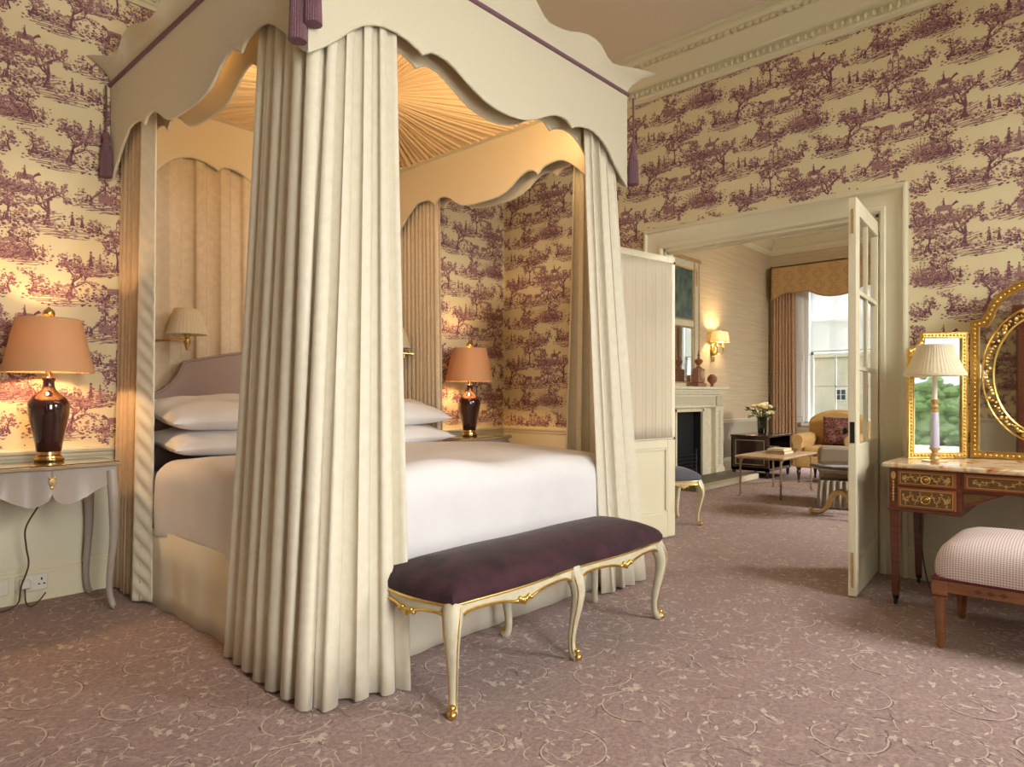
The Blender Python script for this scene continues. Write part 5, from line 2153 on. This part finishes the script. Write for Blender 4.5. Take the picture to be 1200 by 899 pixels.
vs = thing('flower_vase', 'dark glass vase of cream and yellow flowers on the low cabinet', 'vase', (9.62, 3.86, .60))
vx, vy = 9.62, 3.86
MB().lathe_open([(.055, .0), (.062, .02), (.066, .12), (.070, .24), (.074, .245)], vx, vy, .602, 20, th=.004).build('vase_glass', GLASS_DARK, vs, smooth=60)
MB().lathe([(0, .004), (.055, .004), (.06, .15), (0, .15)], vx, vy, .602, 16).build('vase_water', M('stems_in_water', S(34, 44, 28), .2), vs)
rn = random.Random(5)
st_ = MB()
heads = []
for k in range(26):
    a, q = rn.uniform(0, 6.28), rn.random() ** .5
    hx, hy, hz = vx + .19 * q * math.cos(a), vy + .16 * q * math.sin(a), .93 + .12 * (1 - q * q) + rn.uniform(-.05, .03)
    heads.append((hx, hy, hz))
    st_.tube([(vx + .03 * math.cos(a), vy + .03 * math.sin(a), .70), (lerp(vx, hx, .4), lerp(vy, hy, .4), .85), (hx, hy, hz)], .004, 4)
st_.build('flower_stems', LEAF, vs)
for k, (hx, hy, hz) in enumerate(heads):
    m = MB()
    r = rn.uniform(.038, .058)
    for j in range(9):
        a = j * 2.4
        q = .35 + .65 * (j / 9)
        m.ball(hx + r * .6 * q * math.cos(a), hy + r * .6 * q * math.sin(a), hz + r * .3 * (1 - q), r * .5, r * .5, r * .36, 6, 4)
    m.build('flower', PETAL if k % 4 else PETAL2, vs, smooth=60)
m = MB()
for k in range(36):
    a, q = rn.uniform(0, 6.28), rn.uniform(.5, 1.2)
    x, y, z = vx + .17 * q * math.cos(a), vy + .15 * q * math.sin(a), .86 + rn.uniform(-.03, .14)
    d = rn.uniform(.03, .05)
    m.add([(x, y, z), (x + d * math.cos(a + .5), y + d * math.sin(a + .5), z + .01), (x + 1.8 * d * math.cos(a), y + 1.8 * d * math.sin(a), z + .02), (x + d * math.cos(a - .5), y + d * math.sin(a - .5), z + .01), (x + d * math.cos(a), y + d * math.sin(a), z - .008)],
          [(0, 1, 4), (1, 2, 4), (2, 3, 4), (3, 0, 4), (0, 3, 2, 1)])
stuff(m.build('foliage', LEAF, vs))

# coffee table with bronze legs
ct = thing('coffee_table', 'travertine topped coffee table on slender bronze legs before the fireplace', 'table', (7.95, 2.95, 0))
cpts = [(7.50, 2.79), (8.44, 2.79), (8.44, 3.26), (7.54, 3.26)]
xa, xb, ya, yb_ = 7.42, 8.50, 2.74, 3.30
MB().bbox(xa, xb, ya, yb_, .445, .468, .006).build('table_top', TRAVERTINE, ct)
m = MB().box(xa + .02, xb - .02, ya + .02, yb_ - .02, .432, .446)
m.build('top_frame', BRONZE, ct, smooth=0)
for x, sx in ((xa + .05, 1), (xb - .05, -1)):
    for y, sy in ((ya + .05, 1), (yb_ - .05, -1)):
        m = MB().tube([(x, y, .432), (x, y, .02), (x - sx * .018, y - sy * .012, .004)], .011, 8)
        for z in (.30, .16, .04):
            m.ball(x, y, z, .016, n=8, m=5)
        m.tube(smoothtab([(x, y, .33), (x + sx * .03, y, .40), (x + sx * .09, y, .43)], 4), .007, 6)
        m.build('leg', BRONZE, ct)
m = MB().tube([(xa + .05, ya + .05, .13), (xb - .05, yb_ - .05, .13)], .006, 6).tube([(xa + .05, yb_ - .05, .13), (xb - .05, ya + .05, .13)], .006, 6)
m.build('stretcher', BRONZE, ct)
for k, (w, d, mt_) in enumerate(((.30, .22, BOOK1), (.26, .19, PAGE))):
    b = thing('book', ('larger tan book lying flat on the coffee table', 'smaller pale book lying on top of the tan book')[k], 'book', (8.0, 3.0, .469 + k * .032))
    z = .469 + k * .032
    MB().box(8.0 - w / 2 + .004, 8.0 + w / 2 - .003, 3.0 - d / 2 + .004, 3.0 + d / 2 - .004, z + .003, z + .027).build('pages', PAGE, b, smooth=0)
    MB().box(8.0 - w / 2, 8.0 + w / 2, 3.0 - d / 2, 3.0 + d / 2, z, z + .003).box(8.0 - w / 2, 8.0 + w / 2, 3.0 - d / 2, 3.0 + d / 2, z + .027, z + .030).box(8.0 - w / 2, 8.0 - w / 2 + .003, 3.0 - d / 2, 3.0 + d / 2, z, z + .030).build('cover', mt_, b, smooth=0)
tr_ = thing('small_bowl', 'small dark metal bowl on the coffee table beside the books', 'bowl', (8.25, 2.93, .469))
MB().lathe([(0, 0), (.022, 0), (.025, .008), (.045, .03), (.052, .045), (.046, .043), (.02, .012), (0, .01)], 8.25, 2.93, .469, 18).build('bowl_body', BRONZE, tr_)

# gold armchair facing the fireplace side
ac = thing('armchair', 'gold upholstered armchair with rolled arms and turned legs under the window', 'chair', (9.50, 2.85, 0))
ax0, ax1, ay0, ay1 = 9.10, 9.86, 2.46, 3.26


def soft_box(x0, x1, y0, y1, z0, z1, r, name, mat, par):
    m = MB()
    K = 5
    rings = []
    for k in range(K * 2):
        t = (k % K) / (K - 1)
        if k < K:
            a = t * PI / 2
            z, ins = z0 + r * (1 - math.sin(a)) if False else z0 + r * (1 - math.cos(a)), r * (1 - math.sin(a))
        else:
            a = t * PI / 2
            z, ins = z1 - r * (1 - math.sin(a)), r * (1 - math.cos(a))
        ring = []
        for cx_, cy_, a0 in ((x1, y1, 0), (x0, y1, PI / 2), (x0, y0, PI), (x1, y0, 3 * PI / 2)):
            for i in range(5):
                b = a0 + i / 4 * PI / 2
                rr = max(r - ins, .002)
                ring.append((cx_ - math.copysign(r, cx_ - (x0 + x1) / 2) + rr * math.cos(b), cy_ - math.copysign(r, cy_ - (y0 + y1) / 2) + rr * math.sin(b), z))
        rings.append(ring)
    rings[:K] = [rings[i] for i in range(K)]
    m.grid(rings, wrap=True)
    n = len(rings[0])
    m.f += [tuple(range(n - 1, -1, -1)), tuple(range((len(rings) - 1) * n, len(rings) * n))]
    m.mi += [0, 0]
    return m.build(name, mat, par, smooth=60)


soft_box(ax0, ax1 - .10, ay0 + .04, ay1 - .04, .20, .36, .03, 'seat_base', GOLDCHAIR, ac)
soft_box(ax0 - .01, ax1 - .16, ay0 + .14, ay1 - .14, .36, .48, .045, 'seat_cushion', GOLDCHAIR, ac)
P = [(ay0 + .02, .22)] + [(lerp(ay0 + .02, ay1 - .02, i / 14), .80 + .16 * math.sin(PI * (i / 14)) ** .6) for i in range(15)] + [(ay1 - .02, .22)]
MB().prism(P, 'x', ax1 - .17, ax1).build('backrest', GOLDCHAIR, ac, smooth=40, bevel=.035)
for y, s in ((ay0 + .07, -1), (ay1 - .07, 1)):
    P = [(y - .06, .21), (y - .065, .50)] + [(y + .085 * math.cos(a), .565 + .085 * math.sin(a)) for a in [PI * (1.15 - 1.3 * i / 14) for i in range(15)]] + [(y + .065, .50), (y + .06, .21)]
    MB().prism(P, 'x', ax0 + .01, ax1 - .06).build('arm', GOLDCHAIR, ac, smooth=40, bevel=.015)
for x in (ax0 + .05, ax1 - .06):
    for y in (ay0 + .08, ay1 - .08):
        MB().lathe([(.010, .01), (.014, 0), (.016, .02), (.013, .04), (.022, .10), (.028, .15), (.02, .165), (.03, .18), (.03, .205), (0, .205)], x, y, .0, 12).build('leg', EBONY, ac, smooth=40)
pc = pillow('dark red paisley cushion leaning on the back of the gold armchair', 0, 0, 0, .44, .40, .15, 0, 0, 9)
pc.name = 'scatter_cushion'
pc['category'] = 'cushion'
del pc['group']
pc.data.materials[0] = PAISLEY
for v in pc.data.vertices:
    p = Matrix.Translation((ax1 - .27, 2.80, .67)) @ Matrix.Rotation(math.radians(-80), 4, 'Y') @ Matrix.Rotation(PI / 2, 4, 'Z') @ v.co
    v.co = p

# taupe skirted chair, back view
gc = thing('skirted_chair', 'low taupe chair with pleated skirt seen from behind, near the gilt table', 'chair', (7.52, 2.05, 0))
P = [(-.34, .36)] + [(-.34 + .06 * (1 - math.cos(a)), .58 + .06 * math.sin(a)) for a in [PI / 2 * i / 6 for i in range(7)]] + [(.34 - .06 * (1 - math.cos(a)), .58 + .06 * math.sin(a)) for a in [PI / 2 * (1 - i / 6) for i in range(7)]] + [(.34, .36)]
gcM = Matrix.Translation((7.52, 2.05, 0)) @ Matrix.Rotation(math.radians(105.7), 4, 'Z')
MB().prism(P, 'y', .18, .30).xform(gcM).build('backrest', GREYCHAIR, gc, smooth=40, bevel=.035)
MB().bbox(-.33, .33, -.32, .20, .26, .42, .05).xform(gcM).build('seat', GREYCHAIR, gc, smooth=40)
rows = []
pp = [(-.32, -.31), (.32, -.31), (.32, .28), (-.32, .28), (-.32, -.31)]
for z, k in ((.02, 1.05), (.15, 1.03), (.29, 1.0)):
    row = []
    for (a, b), (c, d) in zip(pp, pp[1:]):
        for i in range(44):
            t_ = i / 44
            w = .012 * k * math.sin(i / 44 * 2 * PI * 11) * (1.1 - z)
            l = math.hypot(c - a, d - b)
            row.append((lerp(a, c, t_) * k + (d - b) / l * w, lerp(b, d, t_) * k - (c - a) / l * w, z))
    row.append(row[0])
    rows.append(row)
MB().grid(rows).xform(gcM).build('pleated_skirt', GREYCHAIR, gc, smooth=60, solid=.006)

# gilt tripod table
gt = thing('pedestal_table', 'gilt scroll footed pedestal table with dark round top by the right door', 'table', (6.80, 1.88, 0))
gx, gy = 6.80, 1.88
MB().lathe([(0, .475), (.34, .475), (.36, .482), (.36, .496), (.345, .502), (0, .502)], gx, gy, 0, 40).build('table_top', EBONY, gt)
MB().lathe([(.03, .10), (.05, .12), (.035, .16), (.055, .22), (.03, .27), (.024, .36), (.045, .42), (.06, .476), (0, .476)], gx, gy, 0, 18).build('pedestal', OLDGILT, gt, smooth=60)
for k in range(3):
    a = 1.75 + k * 2.094
    c_, s_ = math.cos(a), math.sin(a)
    pr = [(.03, .20, .030), (.10, .24, .028), (.17, .19, .026), (.20, .10, .022), (.25, .045, .020), (.32, .028, .022), (.36, .045, .018), (.345, .068, .012)]
    pts = smoothtab([(gx + r * c_, gy + r * s_, z) for r, z, _ in pr], 4)
    MB().tube(pts, [interp([(i, p[2]) for i, p in enumerate(pr)], q / 4) for q in range(len(pts))], 8).build('scroll_foot', OLDGILT, gt, smooth=60)

# sitting room window dressing
pm = thing('window_pelmet', 'gold damask shaped pelmet above the sitting room window', 'pelmet', (11.4, 3.4, 3.06))
py0, py1, px_ = 2.34, 4.42, 11.36
PEL = [(0, 2.78), (.04, 2.80), (.085, 2.85), (.12, 2.875), (.16, 2.88), (.20, 2.868), (.235, 2.872), (.27, 2.878), (.31, 2.862), (.36, 2.815), (.41, 2.775), (.46, 2.758), (.5, 2.755)]
canopy_side('pelmet_front', (px_, py0), (px_, py1), (-1, 0), PEL, 3.33, GOLDFAB, pm, .02, False)
MB().box(px_, XS, py1 - .02, py1, 2.80, 3.33).box(px_, XS, py0, py0 + .02, 2.80, 3.33).box(px_, XS, py0, py1, 3.31, 3.33).build('pelmet_return', GOLDFAB, pm, smooth=0)
k = Ink(3)
for i in range(9):
    for j in range(3):
        cy_, cz_ = py0 + .12 + i * .235, 2.84 + j * .20 + (i % 2) * .10
        if cz_ > 3.27:
            continue
        for r, w in ((.078, .016), (.045, .010)):
            pts = []
            for q in range(25):
                a = 2 * PI * q / 24
                rr = r * (.72 + .38 * abs(math.cos(2 * a)) ** .7)
                pts.append((cy_ + rr * math.cos(a), cz_ + rr * math.sin(a)))
            k.stroke(pts, w, w, 0)
m = MB()
for p, _ in k.p:
    if any(z < interp(side_pts(PEL), (y - py0) / (py1 - py0)) + .01 or z > 3.32 or y < py0 + .01 or y > py1 - .01 for y, z in p):
        continue
    n = len(m.v)
    m.v += [(px_ - .0015, y, z) for y, z in p]
    m.f.append(tuple(range(n, n + len(p))))
    m.mi.append(0)
stuff(m.build('damask_motif', GOLDFAB2, pm, smooth=0))
m = MB()
pts = [(px_ - .006, lerp(py0, py1, f), z) for f, z in side_pts(PEL)]
m.tube(pts, .012, 6)
m.build('fringe', GOLDFAB2, pm)
curtain('window_curtain', 'bronze patterned curtain left of the sitting room window', [(11.47, 4.40), (11.47, 4.05)], [(11.47, 4.42), (11.47, 4.02)], .012, 2.95, 7, .035, ROOMCURT, 21, 'sitting room window curtains')
curtain('window_curtain', 'bronze patterned curtain at the right of the sitting room window, behind the door', [(11.47, 2.72), (11.47, 2.36)], [(11.47, 2.74), (11.47, 2.34)], .012, 2.95, 7, .035, ROOMCURT, 22, 'sitting room window curtains')
bl = thing('roller_blind', 'white translucent roller blind half drawn over the sitting room window', 'blind', (11.68, 3.4, 2.9))
MB().box(11.690, 11.694, 2.76, 3.87, 1.895, 2.97).build('blind_cloth', M('blind_cloth', S(226, 228, 226), .8, trans=.35), bl, smooth=0)
MB().tube([(11.692, 2.76, 1.89), (11.692, 3.87, 1.89)], .012, 8).build('bottom_bar', WHITE, bl)
MB().tube([(11.692, 2.76, 2.97), (11.692, 3.87, 2.97)], .025, 10).build('roller', WHITE, bl)

# ------------------------------------------------------------------ outside
struct(MB().box(-60, 90, -90, 60, -3.3, -3.2).build('ground_outside', GRASS))
fc = thing('stone_building', 'pale stone building across the street seen through the sitting room window', 'building', (46, 14, -3.2))
MB().box(45, 52, 2, 30, -3.2, 9).build('wall', FACADE, fc, smooth=0)
for yy in (8.2, 13.05, 17.9):
    for zz in (.85, 4.8):
        w = MB().box(44.95, 45.05, yy - .32, yy + .32, zz, zz + .75).build('window', WHITE, fc, smooth=0)
        for a in (-1, 1):
            for b in (0, 1):
                MB().box(44.93, 44.96, yy + a * .15 - .12, yy + a * .15 + .12, zz + .06 + b * .33, zz + .36 + b * .33).build('pane', BLACK, w, smooth=0)
for zz in (-.6, 3.6, 8.9):
    MB().box(44.8, 45.0, 2, 30, zz, zz + .25).build('string_course', FACADE, fc, smooth=0)


def tree(x, y, h, r, seed, label):
    rn = random.Random(seed)
    t = thing('tree', label, 'tree', (x, y, -3.2), 'trees in the garden behind the bedroom windows')
    MB().tube([(x, y, -3.2), (x, y, -3.2 + h * .55)], [.28, .16], 8).build('trunk', EBONY, t)
    m = MB()
    for _ in range(1300):
        a, e, q = rn.uniform(0, 6.28), rn.uniform(-1, 1), rn.uniform(.62, 1) * (.86 + .14 * math.sin(rn.randrange(9) * 2.1))
        c = math.sqrt(1 - e * e)
        s = rn.uniform(.35, .95) * r * .115
        q *= 1 + .12 * math.sin(5 * a + seed) * math.sin(4 * e)
        m.ball(x + r * q * c * math.cos(a), y + r * q * c * math.sin(a), -3.2 + h * .66 + h * .34 * q * e, s, s, s * .7, 5, 4)
    m.ball(x, y, -3.2 + h * .66, r * .7, r * .7, h * .24, 12, 8)
    o = stuff(m.build('crown', FOLIAGE, t, smooth=0))
    return t


for k, (x, y, h, r) in enumerate(((3.4, -17, 4.6, 2.4), (-1.9, -20, 5.0, 2.6), (8.6, -19, 4.9, 2.5), (-7.2, -18, 4.8, 2.5), (14.0, -21, 5.2, 2.6))):
    tree(x, y, h, r, k, ('garden tree straight out from the dressing table side window', 'garden tree outside between the two bedroom windows, farther off', 'garden tree outside beyond the sitting room end', 'leftmost garden tree seen from the bedroom windows', 'broad garden tree farthest to the right outside')[k])

# left wall of the bedroom, seen only in the dressing mirror
wd_ = thing('wardrobe', 'mahogany wardrobe against the left wall, reflected in the dressing mirror', 'wardrobe', (-.95, .35, 0))
MB().bbox(-1.29, -.70, -.35, .95, .0, 2.15, .01).bbox(-1.29, -.66, -.39, .99, 2.15, 2.25, .01).build('carcass', MAHOG, wd_)
for y0, y1 in ((-.33, .295), (.305, .93)):
    d = MB().bbox(-.70, -.675, y0, y1, .12, 2.12, .004).build('door', MAHOG, wd_)
    MB().ball(-.66, y1 - .05 if y0 < 0 else y0 + .05, 1.05, .018).build('knob', BRASS, d)
wlp = thing('wall_lamp', 'small brass wall lamp with ivory shade on the left wall, reflected in the mirror', 'lamp', (-1.27, 1.32, 1.6))
MB().lathe([(0, 0), (.03, .005), (.03, .05), (0, .055)], -1.27, 1.32, 1.55, 12).tube([(-1.28, 1.32, 1.58), (-1.10, 1.32, 1.58), (-1.10, 1.32, 1.66)], .008, 8).build('lamp_arm', BRASS, wlp)
MB().lathe_open([(.11, 1.62), (.065, 1.82)], -1.10, 1.32, 0, 32).build('lamp_shade', SHADE_LIT, wlp, smooth=80)
